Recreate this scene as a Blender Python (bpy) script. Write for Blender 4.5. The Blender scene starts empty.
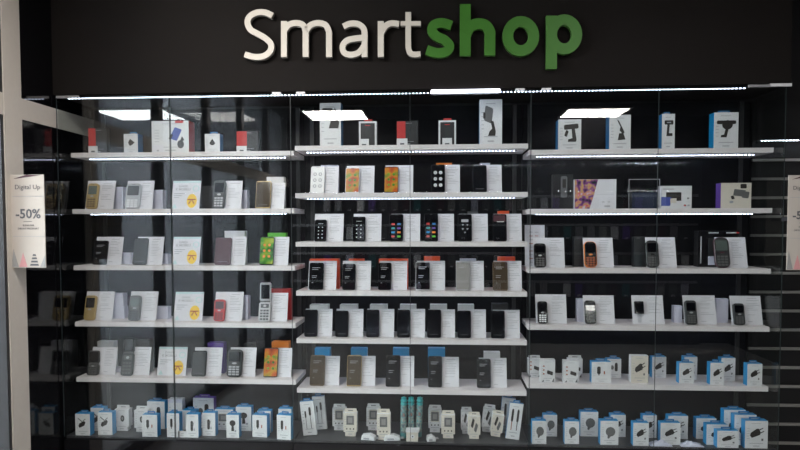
import bpy, math, random
from mathutils import Vector, Matrix
random.seed(7)
SC = bpy.context.scene
COL = SC.collection
# ------------------------------------------------------------------ camera
EYE = 1.5                                   # eye height; X right, Y into the wall, Z up
F, CX, D, SHY = 640.0, 1.956, 3.290, 28.1
YAW, PIT, ROL = (math.radians(v) for v in (3.633, 2.425, -0.121))
_f = Vector((-math.sin(YAW)*math.cos(PIT), math.cos(YAW)*math.cos(PIT), -math.sin(PIT)))
_r = Vector((math.cos(YAW), math.sin(YAW), 0)); _u = _r.cross(_f)
R_ = math.cos(ROL)*_r + math.sin(ROL)*_u
U_ = -math.sin(ROL)*_r + math.cos(ROL)*_u
CAM = Vector((CX, -D, EYE))
cd = bpy.data.cameras.new('camera'); cam = bpy.data.objects.new('camera', cd); COL.objects.link(cam)
cam.matrix_world = Matrix(((R_.x, U_.x, -_f.x, CAM.x), (R_.y, U_.y, -_f.y, CAM.y), (R_.z, U_.z, -_f.z, CAM.z), (0, 0, 0, 1)))
cd.sensor_width = 36; cd.lens = F/800*36; cd.shift_y = SHY/800; cd.clip_start = .05
SC.camera = cam
SC.view_settings.view_transform = 'Standard'; SC.view_settings.look = 'None'
SC.view_settings.exposure = 0.60; SC.view_settings.gamma = 1; SC.view_settings.use_curve_mapping = False
w = bpy.data.worlds.new('world'); SC.world = w; w.use_nodes = True
w.node_tree.nodes['Background'].inputs[0].default_value = (.75, .85, 1, 1)
w.node_tree.nodes['Background'].inputs[1].default_value = 0.05

LED_POWER, LED_HEAD, PANEL_EM, SPOT_W = 13.0, 9.5, 27.0, 20.0

def ray(px, py):                            # direction through a point of the photograph
    return R_*((px-400)/F) + U_*((225+SHY-py)/F) + _f
def at(px, py, Y):
    d = ray(px, py); return CAM + d*((Y-CAM.y)/d.y)
def on(px, py, Z):
    d = ray(px, py); return CAM + d*((Z-CAM.z)/d.z)
def onx(px, py, X):
    d = ray(px, py); return CAM + d*((X-CAM.x)/d.x)

# ------------------------------------------------------------------ materials
MATS = {}
def mat(name, col, rough=.5, metal=0, emit=0, ecol=None, noise=.04, scale=40, spec=.5):
    if name in MATS: return MATS[name]
    m = bpy.data.materials.new(name); m.use_nodes = True
    nt = m.node_tree; b = nt.nodes['Principled BSDF']
    c = tuple(col)+(1,)
    b.inputs['Base Color'].default_value = c
    b.inputs['Roughness'].default_value = rough; b.inputs['Metallic'].default_value = metal
    b.inputs['Specular IOR Level'].default_value = spec
    if emit:
        b.inputs['Emission Color'].default_value = tuple(ecol or col)+(1,); b.inputs['Emission Strength'].default_value = emit
    elif noise:
        t = nt.nodes.new('ShaderNodeTexCoord'); n = nt.nodes.new('ShaderNodeTexNoise'); n.inputs['Scale'].default_value = scale
        r = nt.nodes.new('ShaderNodeMix'); r.data_type = 'RGBA'
        r.inputs[6].default_value = tuple(v*(1-noise) for v in col)+(1,); r.inputs[7].default_value = tuple(min(1, v*(1+noise)) for v in col)+(1,)
        nt.links.new(t.outputs['Object'], n.inputs['Vector']); nt.links.new(n.outputs[0], r.inputs[0]); nt.links.new(r.outputs[2], b.inputs['Base Color'])
    MATS[name] = m; return m
def glass(name, tint, f0=.043):
    m = bpy.data.materials.new(name); m.use_nodes = True; nt = m.node_tree; nt.nodes.clear()
    N = nt.nodes.new; L = nt.links.new
    o = N('ShaderNodeOutputMaterial'); mx = N('ShaderNodeMixShader'); tr = N('ShaderNodeBsdfTransparent'); gl = N('ShaderNodeBsdfGlossy')
    tr.inputs[0].default_value = tuple(tint)+(1,); gl.inputs['Roughness'].default_value = 0.0
    g = N('ShaderNodeNewGeometry'); d = N('ShaderNodeVectorMath'); d.operation = 'DOT_PRODUCT'
    L(g.outputs['Incoming'], d.inputs[0]); L(g.outputs['Normal'], d.inputs[1])
    a = N('ShaderNodeMath'); a.operation = 'ABSOLUTE'; L(d.outputs['Value'], a.inputs[0])
    s = N('ShaderNodeMath'); s.operation = 'SUBTRACT'; s.inputs[0].default_value = 1; L(a.outputs[0], s.inputs[1])
    p = N('ShaderNodeMath'); p.operation = 'POWER'; p.inputs[1].default_value = 5; L(s.outputs[0], p.inputs[0])
    k = N('ShaderNodeMath'); k.operation = 'MULTIPLY_ADD'; k.inputs[1].default_value = 1-f0; k.inputs[2].default_value = f0; L(p.outputs[0], k.inputs[0])
    L(k.outputs[0], mx.inputs[0]); L(tr.outputs[0], mx.inputs[1]); L(gl.outputs[0], mx.inputs[2]); L(mx.outputs[0], o.inputs[0])
    MATS[name] = m; return m
def wallpaper(name, cols, scale):
    m = bpy.data.materials.new(name); m.use_nodes = True; nt = m.node_tree; b = nt.nodes['Principled BSDF']
    t = nt.nodes.new('ShaderNodeTexCoord'); n = nt.nodes.new('ShaderNodeTexNoise'); n.inputs['Scale'].default_value = scale; n.inputs['Detail'].default_value = 1
    r = nt.nodes.new('ShaderNodeValToRGB'); e = r.color_ramp
    for i, (p, c) in enumerate(cols):
        x = e.elements[i] if i < 2 else e.elements.new(p)
        x.position = p; x.color = tuple(c)+(1,)
    nt.links.new(t.outputs['Object'], n.inputs['Vector']); nt.links.new(n.outputs[0], r.inputs[0]); nt.links.new(r.outputs[0], b.inputs['Base Color'])
    b.inputs['Roughness'].default_value = .25
    MATS[name] = m; return m
glass('clear_glass', (.955, .975, .97))
glass('acrylic', (.95, .96, .97), .05)
mat('glass_edge', (.012, .022, .022), .4)
mat('shelf_white', (.74, .69, .69), .45)
mat('poster_paper', (.50, .455, .40), .6, noise=.01)
mat('rail_grey', (.30, .29, .27), .5)
mat('back_black', (.009, .009, .011), .8, spec=.15)
mat('header_black', (.0115, .0098, .0088), .75, spec=.10, noise=.08, scale=6)
mat('base_dark', (.035, .036, .038), .4, noise=.15)
mat('floor_grey', (.25, .24, .23), .3, noise=.1, scale=2)
mat('gloss_black', (.004, .004, .005), .06)
mat('void_black', (.006, .006, .007), .7)
mat('frame_white', (.56, .52, .46), .45)
mat('hall_white', (.70, .72, .74), .7)
mat('hall_grey', (.42, .44, .48), .7)
mat('ceil_dark', (.03, .03, .032), .8)
mat('card', (.71, .70, .74), .4, noise=.015)
mat('print_grey', (.42, .42, .44), .6)
mat('print_dark', (.10, .10, .11), .6)
mat('print_light', (.33, .34, .37), .6)
mat('black', (.007, .007, .009), .25)
mat('black_matte', (.022, .022, .024), .5)
mat('screen', (.004, .004, .006), .03, spec=.35)
mat('screen_bronze', (.065, .047, .03), .10)
mat('screen_grey', (.30, .29, .28), .15)
mat('screen_lcd', (.09, .11, .10), .2)
mat('white', (.72, .72, .73), .35)
mat('cream', (.66, .61, .53), .5)
mat('lilac', (.62, .63, .74), .5)
mat('silver', (.45, .45, .46), .35, .6)
mat('gold', (.42, .30, .13), .4, .3)
mat('bronze', (.16, .11, .07), .3, .3)
mat('grey', (.10, .10, .10), .45)
mat('grey_dark', (.026, .028, .030), .4)
mat('maroon', (.065, .018, .028), .3)
mat('red', (.48, .03, .03), .4)
mat('red_orange', (.88, .10, .02), .45)
mat('orange', (.80, .22, .02), .45)
mat('blue', (.012, .15, .36), .4)
mat('blue_bright', (.010, .26, .56), .4)
mat('purple', (.13, .06, .33), .45)
mat('green', (.10, .45, .03), .4)
mat('teal', (.015, .30, .31), .35)
mat('teal_dark', (.03, .16, .17), .4)
mat('yellow', (.85, .55, .02), .5)
mat('brown_red', (.36, .07, .01), .5)
mat('mint', (.50, .68, .68), .5)
mat('picture_dark', (.022, .018, .016), .5)
mat('navy', (.008, .018, .05), .4)
mat('picture_grey', (.12, .12, .12), .5)
mat('picture_blue', (.06, .09, .35), .4)
mat('sign_cream', (.62, .58, .50), .55, noise=.01)
mat('sign_green', (.032, .155, .006), .5, noise=.01)
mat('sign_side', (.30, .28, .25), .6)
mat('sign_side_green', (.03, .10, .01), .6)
mat('magenta', (.60, .02, .30), .5)
mat('led', (1, 1, 1), emit=LED_POWER, ecol=(.74, .80, 1))
mat('led_head', (1, 1, 1), emit=LED_HEAD, ecol=(.74, .80, 1))
mat('led_dim', (1, 1, 1), emit=220, ecol=(.8, .88, 1))
mat('led_wall', (1, 1, 1), emit=14, ecol=(.8, .88, 1))
mat('tube', (1, 1, 1), emit=3.5, ecol=(.85, .86, 1))
mat('panel_light', (1, 1, 1), emit=PANEL_EM, ecol=(1, .94, .90))
mat('panel_hall', (1, 1, 1), emit=16, ecol=(.93, .97, 1))
mat('icon_white', (.62, .62, .62), .5)
wallpaper('wall_orange', [(.36, (.16, .22, .02)), (.46, (.50, .24, .015)), (.55, (.50, .10, .012)), (.68, (.22, .025, .01))], 16)
wallpaper('wall_green', [(.35, (.01, .08, .008)), (.5, (.06, .26, .015)), (.65, (.30, .38, .03))], 20)
wallpaper('photo_collage', [(.3, (.02, .02, .04)), (.45, (.22, .05, .22)), (.55, (.55, .32, .12)), (.65, (.6, .08, .15)), (.7, (.55, .5, .5))], 34)
wallpaper('pack_print', [(.35, (.10, .14, .16)), (.5, (.28, .34, .30)), (.6, (.06, .24, .27)), (.7, (.28, .12, .10))], 40)

# ------------------------------------------------------------------ mesh helpers
class MB:
    def __init__(s): s.v = []; s.f = []; s.m = []; s.mats = []
    def mi(s, m):
        if m not in s.mats: s.mats.append(m)
        return s.mats.index(m)
    def add(s, vs, fs, m):
        o = len(s.v); s.v += [tuple(p) for p in vs]; i = s.mi(m)
        for f in fs: s.f.append(tuple(o+k for k in f)); s.m.append(i)
        return s
    def box(s, a, b, m, front=None, top=None):
        x0, y0, z0 = a; x1, y1, z1 = b
        vs = [(x0, y0, z0), (x1, y0, z0), (x1, y1, z0), (x0, y1, z0), (x0, y0, z1), (x1, y0, z1), (x1, y1, z1), (x0, y1, z1)]
        s.add(vs, [(0, 3, 2, 1), (2, 3, 7, 6), (1, 2, 6, 5), (3, 0, 4, 7)], m)
        s.add(vs, [(0, 1, 5, 4)], front or m); s.add(vs, [(4, 5, 6, 7)], top or m)
        return s
    def prism(s, pts, y0, y1, m, side=None, ch=0):       # pts: XZ outline, front at y0; ch = chamfer of the front edge
        n = len(pts)
        a = sum((pts[i][0]*pts[(i+1) % n][1]-pts[(i+1) % n][0]*pts[i][1]) for i in range(n))
        if a < 0: pts = pts[::-1]
        if ch:
            cx = sum(p[0] for p in pts)/n; cz = sum(p[1] for p in pts)/n
            W = max(p[0] for p in pts)-min(p[0] for p in pts); H = max(p[1] for p in pts)-min(p[1] for p in pts)
            q = [(cx+(x-cx)*(1-2*ch/W), cz+(z-cz)*(1-2*ch/H)) for x, z in pts]
            vs = [(x, y0, z) for x, z in q]+[(x, y0+ch, z) for x, z in pts]+[(x, y1, z) for x, z in pts]
            s.add(vs, [tuple(range(n))], m)
            s.add(vs, [tuple(range(3*n-1, 2*n-1, -1))]+[(i, i+n, (i+1) % n+n, (i+1) % n) for i in range(n)]+[(i+n, i+2*n, (i+1) % n+2*n, (i+1) % n+n) for i in range(n)], side or m)
        else:
            vs = [(x, y0, z) for x, z in pts]+[(x, y1, z) for x, z in pts]
            s.add(vs, [tuple(range(n))], m)
            s.add(vs, [tuple(range(2*n-1, n-1, -1))]+[(i, i+n, (i+1) % n+n, (i+1) % n) for i in range(n)], side or m)
        return s
    def build(s, name, parent=None, loc=None, rot=None):
        me = bpy.data.meshes.new(name); me.from_pydata(s.v, [], s.f)
        for m in s.mats: me.materials.append(MATS[m])
        me.polygons.foreach_set('material_index', s.m); me.update()
        o = bpy.data.objects.new(name, me); COL.objects.link(o)
        if parent: o.parent = parent
        if loc is not None: o.location = loc
        if rot is not None: o.rotation_euler = rot
        return o
def rr(x0, z0, x1, z1, r, n=4):                            # rounded rectangle outline
    p = []
    for cx, cz, a in ((x1-r, z0+r, -90), (x1-r, z1-r, 0), (x0+r, z1-r, 90), (x0+r, z0+r, 180)):
        for i in range(n+1):
            t = math.radians(a+90*i/n); p.append((cx+r*math.cos(t), cz+r*math.sin(t)))
    return p
def ell(cx, cz, rx, rz, n=14): return [(cx+rx*math.cos(2*math.pi*i/n), cz+rz*math.sin(2*math.pi*i/n)) for i in range(n)]
def rot2(pts, c, deg):
    t = math.radians(deg); return [(c[0]+(x-c[0])*math.cos(t)-(z-c[1])*math.sin(t), c[1]+(x-c[0])*math.sin(t)+(z-c[1])*math.cos(t)) for x, z in pts]
def empty(name, loc, rot=(0, 0, 0)):
    o = bpy.data.objects.new(name, None); COL.objects.link(o); o.location = loc; o.rotation_euler = rot; o.empty_display_size = .05; return o
LABELS = set()
def tag(o, label, cat, group=None):
    n = len(label.split())
    if n > 16 or n < 4: print('LABEL LENGTH', n, label)
    if label in LABELS: print('DUPLICATE', label)
    LABELS.add(label)
    o['label'] = label; o['category'] = cat
    if group: o['group'] = group
    return o
def struct(o): o['kind'] = 'structure'; return o
_fontcache = {}
def text_mb(body, size, m, y=0, bold=0, align='CENTER', depth=0.0004):
    c = bpy.data.curves.new('t', 'FONT'); c.body = body; c.size = size; c.align_x = align; c.align_y = 'CENTER'; c.extrude = depth; c.offset = bold; c.resolution_u = 2
    o = bpy.data.objects.new('t', c); COL.objects.link(o)
    dg = bpy.context.evaluated_depsgraph_get(); me = bpy.data.meshes.new_from_object(o.evaluated_get(dg))
    mb = MB(); mb.add([(v.co.x, y-v.co.z, v.co.y) for v in me.vertices], [tuple(p.vertices) for p in me.polygons], m)
    bpy.data.objects.remove(o); bpy.data.curves.remove(c); bpy.data.meshes.remove(me)
    return mb
ORD = ['first', 'second', 'third', 'fourth', 'fifth', 'sixth', 'seventh', 'eighth', 'ninth', 'tenth', 'eleventh', 'twelfth', 'thirteenth', 'fourteenth', 'fifteenth', 'sixteenth', 'seventeenth', 'eighteenth', 'nineteenth', 'twentieth']

# ------------------------------------------------------------------ dimensions
W = 1.2
YG = -0.075                                  # glass plane
YB = 0.27                                    # back panels
SD = 0.25                                    # shelf depth
GX = [at(57, 110, YG).x, at(170, 110, YG).x, at(290.5, 110, YG).x, at(410, 110, YG).x, at(531, 110, YG).x, at(658.5, 110, YG).x, at(786, 110, YG).x]
BAYX = [(0, W), (W, 2*W), (2*W, 3*W)]
ZT = .384; BASEZ = EYE-1.105
SHELVES = [[.390, .093, -.207, -.509, -.808], [.415, .171, -.082, -.338, -.588, -.850], [.383, .085, -.217, -.508, -.810]]
SHELVES = [[EYE+z for z in b] for b in SHELVES]
HZ = at(400, 95.5, YG).z+.009                     # underside of the fascia
XW = GX[0]-.012                              # face of the side wall
CEIL = EYE+1.38
FRONT = -5.2                                 # opposite wall

# ------------------------------------------------------------------ structure
XR = 5.6
struct(MB().box((-8, FRONT-.1, -.05), (XR, .45, 0), 'floor_grey').build('floor'))
struct(MB().box((XW-.02, FRONT-.1, CEIL), (XR, .45, CEIL+.05), 'ceil_dark').build('ceiling'))
struct(MB().box((XW-.12, YB+.035, 0), (XR, YB+.12, CEIL), 'void_black').build('wall_back'))
struct(MB().box((XW-.02, FRONT-.1, 0), (XR, FRONT, CEIL), 'back_black').build('wall_front'))
struct(MB().box((XR, FRONT-.1, 0), (XR+.1, YB+.12, CEIL), 'back_black').build('wall_right'))
# side wall: shopfront with white posts and transom, black pane by the case, daylit hall beyond
yp1 = onx(22, 150, XW).y; yp0 = onx(4.5, 150, XW).y
zb_top = onx(30, 101, XW).z; zb_bot = onx(30, 121.5, XW).z
pane = MB().box((XW-.03, yp1, 0), (XW, YB+.03, zb_bot), 'gloss_black'); pane.box((XW-.03, yp1, zb_top), (XW, YB+.03, CEIL), 'gloss_black')
struct(pane.build('wall_left'))
fr = MB()
fr.box((XW-.07, yp0, 0), (XW+.004, yp1, CEIL), 'frame_white')
fr.box((XW-.07, FRONT, zb_bot), (XW+.002, YB+.03, zb_top), 'frame_white')
struct(fr.build('trim_1'))
posts = [-1.35, -2.3, -3.25, -4.2, -5.1]
fr = MB()
for y in posts: fr.box((XW-.06, y-.035, .1), (XW, y+.035, CEIL), 'grey_dark')
fr.box((XW-.06, FRONT, 0), (XW, yp0, .1), 'grey_dark')
fr.box((XW-.06, onx(1.5, 150, XW).y, .1), (XW-.002, yp0, zb_bot), 'black_matte')
fr.box((XW-.06, onx(-4, 150, XW).y, zb_top), (XW-.002, yp0, CEIL), 'black_matte')
struct(fr.build('trim_2'))
ys = [yp0]+posts
for i in range(len(posts)):
    struct(MB().box((XW-.035, ys[i+1]+.035, .1), (XW-.027, ys[i]-(.035 if i else 0), zb_bot), 'clear_glass').box((XW-.035, ys[i+1]+.035, zb_top), (XW-.027, ys[i]-(.035 if i else 0), CEIL), 'clear_glass').build('window_%d' % (i+1)))
# hall outside
hall = MB().box((-8, FRONT-.1, 0), (-7.9, .45, 3.4), 'hall_grey').box((-8, .35, 0), (XW-.12, .45, 3.4), 'hall_white').box((-8, FRONT-.2, 0), (XW-.02, FRONT-.1, 3.4), 'hall_grey')
struct(hall.build('wall_hall'))
struct(MB().box((-8, FRONT-.2, 3.4), (XW-.02, .45, 3.45), 'hall_grey').build('ceiling_hall'))
cb = MB()
for i, (x, y, w2) in enumerate([(-5.2, -1.6, .22), (-5.6, -3.6, .3), (-3.0, -4.9, .15)]):
    cb.box((x-w2, y-w2, 0), (x+w2, y+w2, 3.4), 'grey')
struct(cb.build('wall_column'))

# ceiling panels, found by mirroring the reflections about the glass
def panel(c, hx, hy, z, m, label):
    t = empty('ceiling_light', (c[0], c[1], z))
    MB().box((-hx, -hy, -.006), (hx, hy, 0), m).build('diffuser', t)
    f = MB()
    for a, b in (((-hx-.02, -hy-.02), (hx+.02, -hy)), ((-hx-.02, hy), (hx+.02, hy+.02)), ((-hx-.02, -hy), (-hx, hy)), ((hx, -hy), (hx+.02, hy))):
        f.box((a[0], a[1], -.012), (b[0], b[1], .0), 'white')
    f.build('frame', t)
    tag(t, label, 'ceiling light'); return t
def mirror_panel(q):
    P = [on(x, y, CEIL) for x, y in q]
    xs = sum(p.x for p in P)/4; yv = sum(p.y for p in P)/4
    return xs, 2*YG-yv
for q, lb in (([(302, 109), (361, 109), (367, 120), (314, 120)], 'square ceiling light mirrored in glass above middle case'),
              ([(575, 107), (630, 105), (612, 119), (556, 120)], 'square ceiling light mirrored in glass above right case')):
    x, y = mirror_panel(q); panel((x, y), .36, .35, CEIL-.002, 'panel_light', lb)
x, y = mirror_panel([(98, 109), (162, 109), (178, 120), (127, 119)])
panel((x, y), .42, .36, CEIL-.002, 'panel_hall', 'square hall light mirrored in glass above left case')
for i, (x, y) in enumerate([(-4.2, -1.2), (-6.2, -3.0), (-5.6, -.6)]):  # glowing panels added only to make the hall bright
    panel((x, y), .6, .6, 3.39, 'panel_hall', ['added hall ceiling light nearest the shopfront post', 'added hall ceiling light farthest from the display cases', 'added hall ceiling light by the far hall corner'][i])
# sign spotlight on the ceiling, left of the lettering
sp = empty('spotlight', (.55, -1.55, CEIL))
MB().prism(ell(0, 0, .05, .05, 20), -.02, .12, 'white').build('lamp_housing', sp, (0, 0, -.03), (math.radians(-60), 0, 0))
tag(sp, 'white ceiling spotlight aimed at the shop sign', 'spotlight')
ld = bpy.data.lights.new('sign_lamp', 'SPOT'); ld.energy = SPOT_W; ld.color = (1, .90, .80); ld.spot_size = math.radians(62); ld.spot_blend = 1; ld.shadow_soft_size = .03
lo = bpy.data.objects.new('sign_lamp', ld); COL.objects.link(lo); lo.location = (.55, -1.45, CEIL-.10)
lo.rotation_euler = (Vector((1.0, YG, 2.48))-lo.location).to_track_quat('-Z', 'Y').to_euler()
# added fill lamps, kept out of view, to brighten cases and hall
def area(x, y, z, sx, sy, e, col=(1, .93, .90)):
    a = bpy.data.lights.new('fill_lamp', 'AREA'); a.shape = 'RECTANGLE'; a.size = sx; a.size_y = sy; a.energy = e; a.color = col
    o = bpy.data.objects.new('fill_lamp', a); COL.objects.link(o); o.location = (x, y, z); return o
area(.8, -1.5, CEIL-.02, .6, .6, 27)
area(3.0, -1.5, CEIL-.02, .6, .6, 10)
area(-3.5, -1.5, 3.3, 1.5, 1.5, 500, (.86, .93, 1))  # added so the hall mirrors brighter in the left case
area(-5.0, -3.8, 3.3, 1.5, 1.5, 500, (.93, .97, 1))

# ------------------------------------------------------------------ display cases
CN = ['left', 'middle', 'right']
def led_strip(x0, x1, y, z, m, parent, name='led_strip', pitch=.0180):
    mb = MB().box((x0, y-.006, z), (x1, y+.006, z+.002), 'grey_dark')
    n = int((x1-x0)/pitch)
    for i in range(n):
        x = x0+(i+.5)*pitch
        mb.box((x-.0026, y-.005, z-.0022), (x+.0026, y+.005, z), m)
    return mb.build(name, parent)
case = []
for b in range(3):
    x0, x1 = BAYX[b]
    t = empty('display_case', (0, 0, 0)); case.append(t)
    tag(t, ['glass fronted display case beside the white shopfront post', 'glass fronted display case between the two others', 'glass fronted display case beside the black slatwall'][b], 'display case', 'built-in display cases')
    xa = GX[0] if b == 0 else x0; xb = GX[6] if b == 2 else x1
    MB().box((xa+.002, YB, 0), (xb-.002, YB+.02, HZ), 'back_black').build('back_panel', t)
    bz = MB().box((xa+.002, YG+.012, BASEZ-.03), (xb-.002, YB, BASEZ), 'base_dark').box((xa+.002, YG-.01, 0), (xb-.002, YG+.012, BASEZ-.012), 'gloss_black').box((xa+.002, YG+.012, 0), (xb-.002, YB, BASEZ-.03), 'black_matte')
    bz.build('base', t)
    for k in (0, 1):
        g0, g1 = GX[2*b+k], GX[2*b+k+1]
        yy = YG-.006*(k == 0)
        d = MB().box((g0+.001, yy-.003, BASEZ), (g1-.001, yy+.003, HZ+.01), 'clear_glass')
        for e in (g0+.0005, g1-.0017): d.box((e, yy-.0033, BASEZ), (e+.0012, yy+.0033, HZ+.01), 'glass_edge')
        d.build('glass_door', t)
    for k, z in enumerate(SHELVES[b]):
        s = MB().box((x0+.003, 0, z-.024), (x1-.003, SD, z), 'shelf_white').build('shelf', t)
        led_strip(x0+(.045 if b else .06), x1-.05, .075 if z > EYE else .19, z-.0262, 'led', s)
    if b == 0: MB().box((GX[0]+.001, YG+.005, BASEZ), (GX[0]+.007, YB, HZ), 'clear_glass').build('side_glass', t)
    if b == 2: MB().box((GX[6]-.007, YG+.005, BASEZ), (GX[6]-.001, YB, HZ), 'clear_glass').build('side_glass', t)
    # dark upright brackets on the rear wall
    for xx in (x0+.03, x1-.05):
        MB().box((xx, YB-.012, BASEZ), (xx+.02, YB, HZ), 'black_matte').build('bracket_rail', t)
# fascia board carrying the sign
fx0 = at(53, 60, YG).x; fx1 = at(790, 60, YG).x
fa = MB().box((fx0, YG-.012, HZ+.019), (fx1, YB+.03, CEIL-.002), 'header_black').build('fascia_board')
tag(fa, 'dark brown fascia board above the display cases', 'fascia board')
# LED strip under the fascia with clips, tube and connector
ht = empty('header_led_strip', (0, YG+.012, HZ))
hx0 = at(66, 95, YG).x-0; hx1 = at(748, 88, YG).x
s = led_strip(hx0, hx1, 0, .004, 'led_head', ht, 'led_tape')
tx0, tx1 = at(431, 93, YG).x, at(500, 93, YG).x
MB().prism(rr(0, 0, tx1-tx0, .014, .005), -.008, .004, 'tube').build('light_tube', ht, (tx0, -.030, -.003))
for px in (273, 297, 515, 541):
    MB().prism(rr(0, 0, .045, .012, .003), -.004, .008, 'white').box((.015, -.006, .004), (.02, -.004, .009), 'silver').build('clip', ht, (at(px, 93, YG).x, -.030, .001))
MB().box((0, 0, 0), (.10, .008, .012), 'silver').box((.10, .001, .002), (.20, .006, .016), 'white').build('connector', ht, (at(748, 87, YG).x-.005, -.030, .002))
MB().prism(rr(0, 0, .12, .012, .003), 0, .008, 'silver').build('end_cap', ht, (at(58, 95, YG).x, -.030, .0))
tag(ht, 'long dotted white LED strip under the fascia board', 'LED strip')

# ------------------------------------------------------------------ sign letters
YL = YG-.048
def cr(pts, n=6):                                           # Catmull-Rom
    P = [pts[0]]+list(pts)+[pts[-1]]; o = []
    for i in range(1, len(P)-2):
        for k in range(n):
            t = k/n; a, b, c, d = P[i-1], P[i], P[i+1], P[i+2]
            o.append(tuple(.5*(2*b[j]+(c[j]-a[j])*t+(2*a[j]-5*b[j]+4*c[j]-d[j])*t*t+(3*b[j]-a[j]-3*c[j]+d[j])*t**3) for j in (0, 1)))
    return o+[pts[-1]]
def stroke(mb, pts, wd, m, side, closed=False):
    n = len(pts); L, Rr = [], []
    for i in range(n):
        if closed: a, b = pts[i-1], pts[(i+1) % n]
        else: a, b = pts[max(0, i-1)], pts[min(n-1, i+1)]
        dx, dy = b[0]-a[0], b[1]-a[1]; l = math.hypot(dx, dy) or 1; nx, ny = -dy/l, dx/l
        ww = wd(i/(n-1)) if callable(wd) else wd
        L.append((pts[i][0]+nx*ww/2, pts[i][1]+ny*ww/2)); Rr.append((pts[i][0]-nx*ww/2, pts[i][1]-ny*ww/2))
    Lw = [at(x, y, YL) for x, y in L]; Rw = [at(x, y, YL) for x, y in Rr]
    vs = []; k0 = len(mb.v)//1; o0 = -.0009*(1 if mb.v else 0)
    for dy in (o0, .026+o0):
        vs += [(p.x, p.y+dy, p.z) for p in Lw]+[(p.x, p.y+dy, p.z) for p in Rw]
    fr_, sd = [], []
    for i in range(n if closed else n-1):
        j = (i+1) % n
        fr_.append((i, j, n+j, n+i)); sd += [(i, 2*n+i, 2*n+j, j), (n+i, n+j, 3*n+j, 3*n+i), (2*n+i, 3*n+i, 3*n+j, 2*n+j)]
    if not closed: sd += [(0, n, 3*n, 2*n), (n-1, 3*n-1, 4*n-1, 2*n-1)]
    mb.add(vs, fr_, m); mb.add(vs, sd, side)
def elp(cx, cy, rx, ry, n=28): return [(cx+rx*math.cos(2*math.pi*i/n), cy+ry*math.sin(2*math.pi*i/n)) for i in range(n)]
def taper(w0, w1, k=.12): return lambda t: w1-(w1-w0)*max(0, 1-t/k)
TH = 5.9; TB = 10.8
letters = [
 ('S', [(cr([(272.4, 15.6), (265, 12.4), (257, 12.4), (250, 16), (247.4, 22), (250, 29), (257, 33.4), (265, 38), (270.8, 44), (270, 51), (263.5, 56), (254, 56.8), (244.6, 54.2)]), TH)]),
 ('m', [([(283.9, 21), (283.9, 57)], TH), (cr([(284, 31), (288.5, 25), (296, 23), (303, 25), (305.6, 31.5)])+[(305.6, 57)], TH), (cr([(306, 31), (310, 25.5), (317.5, 23), (325.5, 25), (329, 32)])+[(329, 57)], TH)]),
 ('a', [(cr([(343.2, 26.5), (350, 23.6), (358, 24), (363.6, 28.5), (364.5, 35)])+[(364.5, 57)], TH), (cr([(364.5, 37.5), (355, 38.5), (347, 40.5), (342.6, 46), (344, 52.4), (350.5, 54.7), (358.5, 52.6), (364, 46)]), TH)]),
 ('r', [([(380.7, 21), (380.7, 57)], TH), (cr([(381, 33), (385.5, 26), (391.5, 23.2), (399, 24)]), TH)]),
 ('t', [(cr([(408.2, 12), (408.2, 28), (408.2, 40), (408.6, 49), (412, 54), (420.5, 54)]), 5.6), ([(400.6, 23.4), (420.8, 23.4)], 4.6)]),
 ('s', [(cr([(451.6, 25.5), (442, 22.8), (434, 25), (432.2, 31), (437, 36.4), (444.6, 40), (449.4, 46), (446, 51.4), (437, 52.8), (426.6, 49.8)]), lambda t: 9.6)]),
 ('h', [([(465.3, 4), (465.3, 55.6)], TB), (cr([(466, 34), (470, 27), (477, 23.8), (485, 25), (489.6, 31), (489.8, 37)])+[(489.8, 55.4)], TB)]),
 ('o', [(elp(520.8, 36, 13, 14.6), TB)]),
 ('p', [([(551.6, 15.6), (551.6, 68.8)], TB), (elp(564.2, 34.3, 12.6, 14.6), TB)]),
]
for i, (ch, ss) in enumerate(letters):
    g = i >= 5; mb = MB()
    for pts, wd in ss: stroke(mb, pts, wd, 'sign_green' if g else 'sign_cream', 'sign_side_green' if g else 'sign_side', closed=ch in 'op' and len(pts) == 28)
    q = ss[0][0]; q = q[len(q)//2] if len(q) > 2 else ((q[0][0]+q[1][0])/2, (q[0][1]+q[1][1])/2); c0 = at(q[0], q[1], YL)
    for dz in (.0,): mb.box((c0.x-.006, YL+.02, c0.z-.006), (c0.x+.006, YG-.012, c0.z+.006), 'silver')
    o = mb.build('sign_letter')
    tag(o, '%s raised %s letter %s of the shop sign' % ('bold green' if g else 'slim cream', 'capital' if ch == 'S' else 'small', ch), 'sign letter', 'raised letters of the shop sign')

# ------------------------------------------------------------------ slatwall at the right
sx0 = at(757, 300, YB).x; sx1 = XR-.02
sx0_, sx0 = sx0, GX[6]+.006
sl = empty('slatwall', (sx0, YB, 0))
MB().box((0, 0, .05), (sx1-sx0, .02, HZ-.01), 'void_black').build('board', sl)
for k in range(17):
    z = at(790, 160+18.85*k, YB).z
    if z > .1: MB().box((0, -.012, z-.007), (sx1-sx0, .002, z+.007), 'rail_grey').build('slat_rail', sl)
tag(sl, 'black slatwall with white rails right of the cases', 'slatwall')
sb = empty('slatwall_led_strip', (GX[6]+.02, YB-.06, at(790, 141, YB-.06).z))
led_strip(0, sx1-GX[6]-.1, 0, .004, 'led_wall', sb, 'led_tape'); MB().box((0, 0, .006), (sx1-GX[6]-.1, .048, .012), 'black_matte').build('mounting_rail', sb)
tag(sb, 'short dotted LED strip on the slatwall above the rails', 'LED strip')

def rebase(t, off):
    off = Vector(off); t.location = t.location+off
    for ch in t.children: ch.location = ch.location-off
for b in range(3): rebase(case[b], ((BAYX[b][0]+BAYX[b][1])/2, .10, 0))
rebase(ht, ((hx0+hx1)/2, 0, 0))
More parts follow.
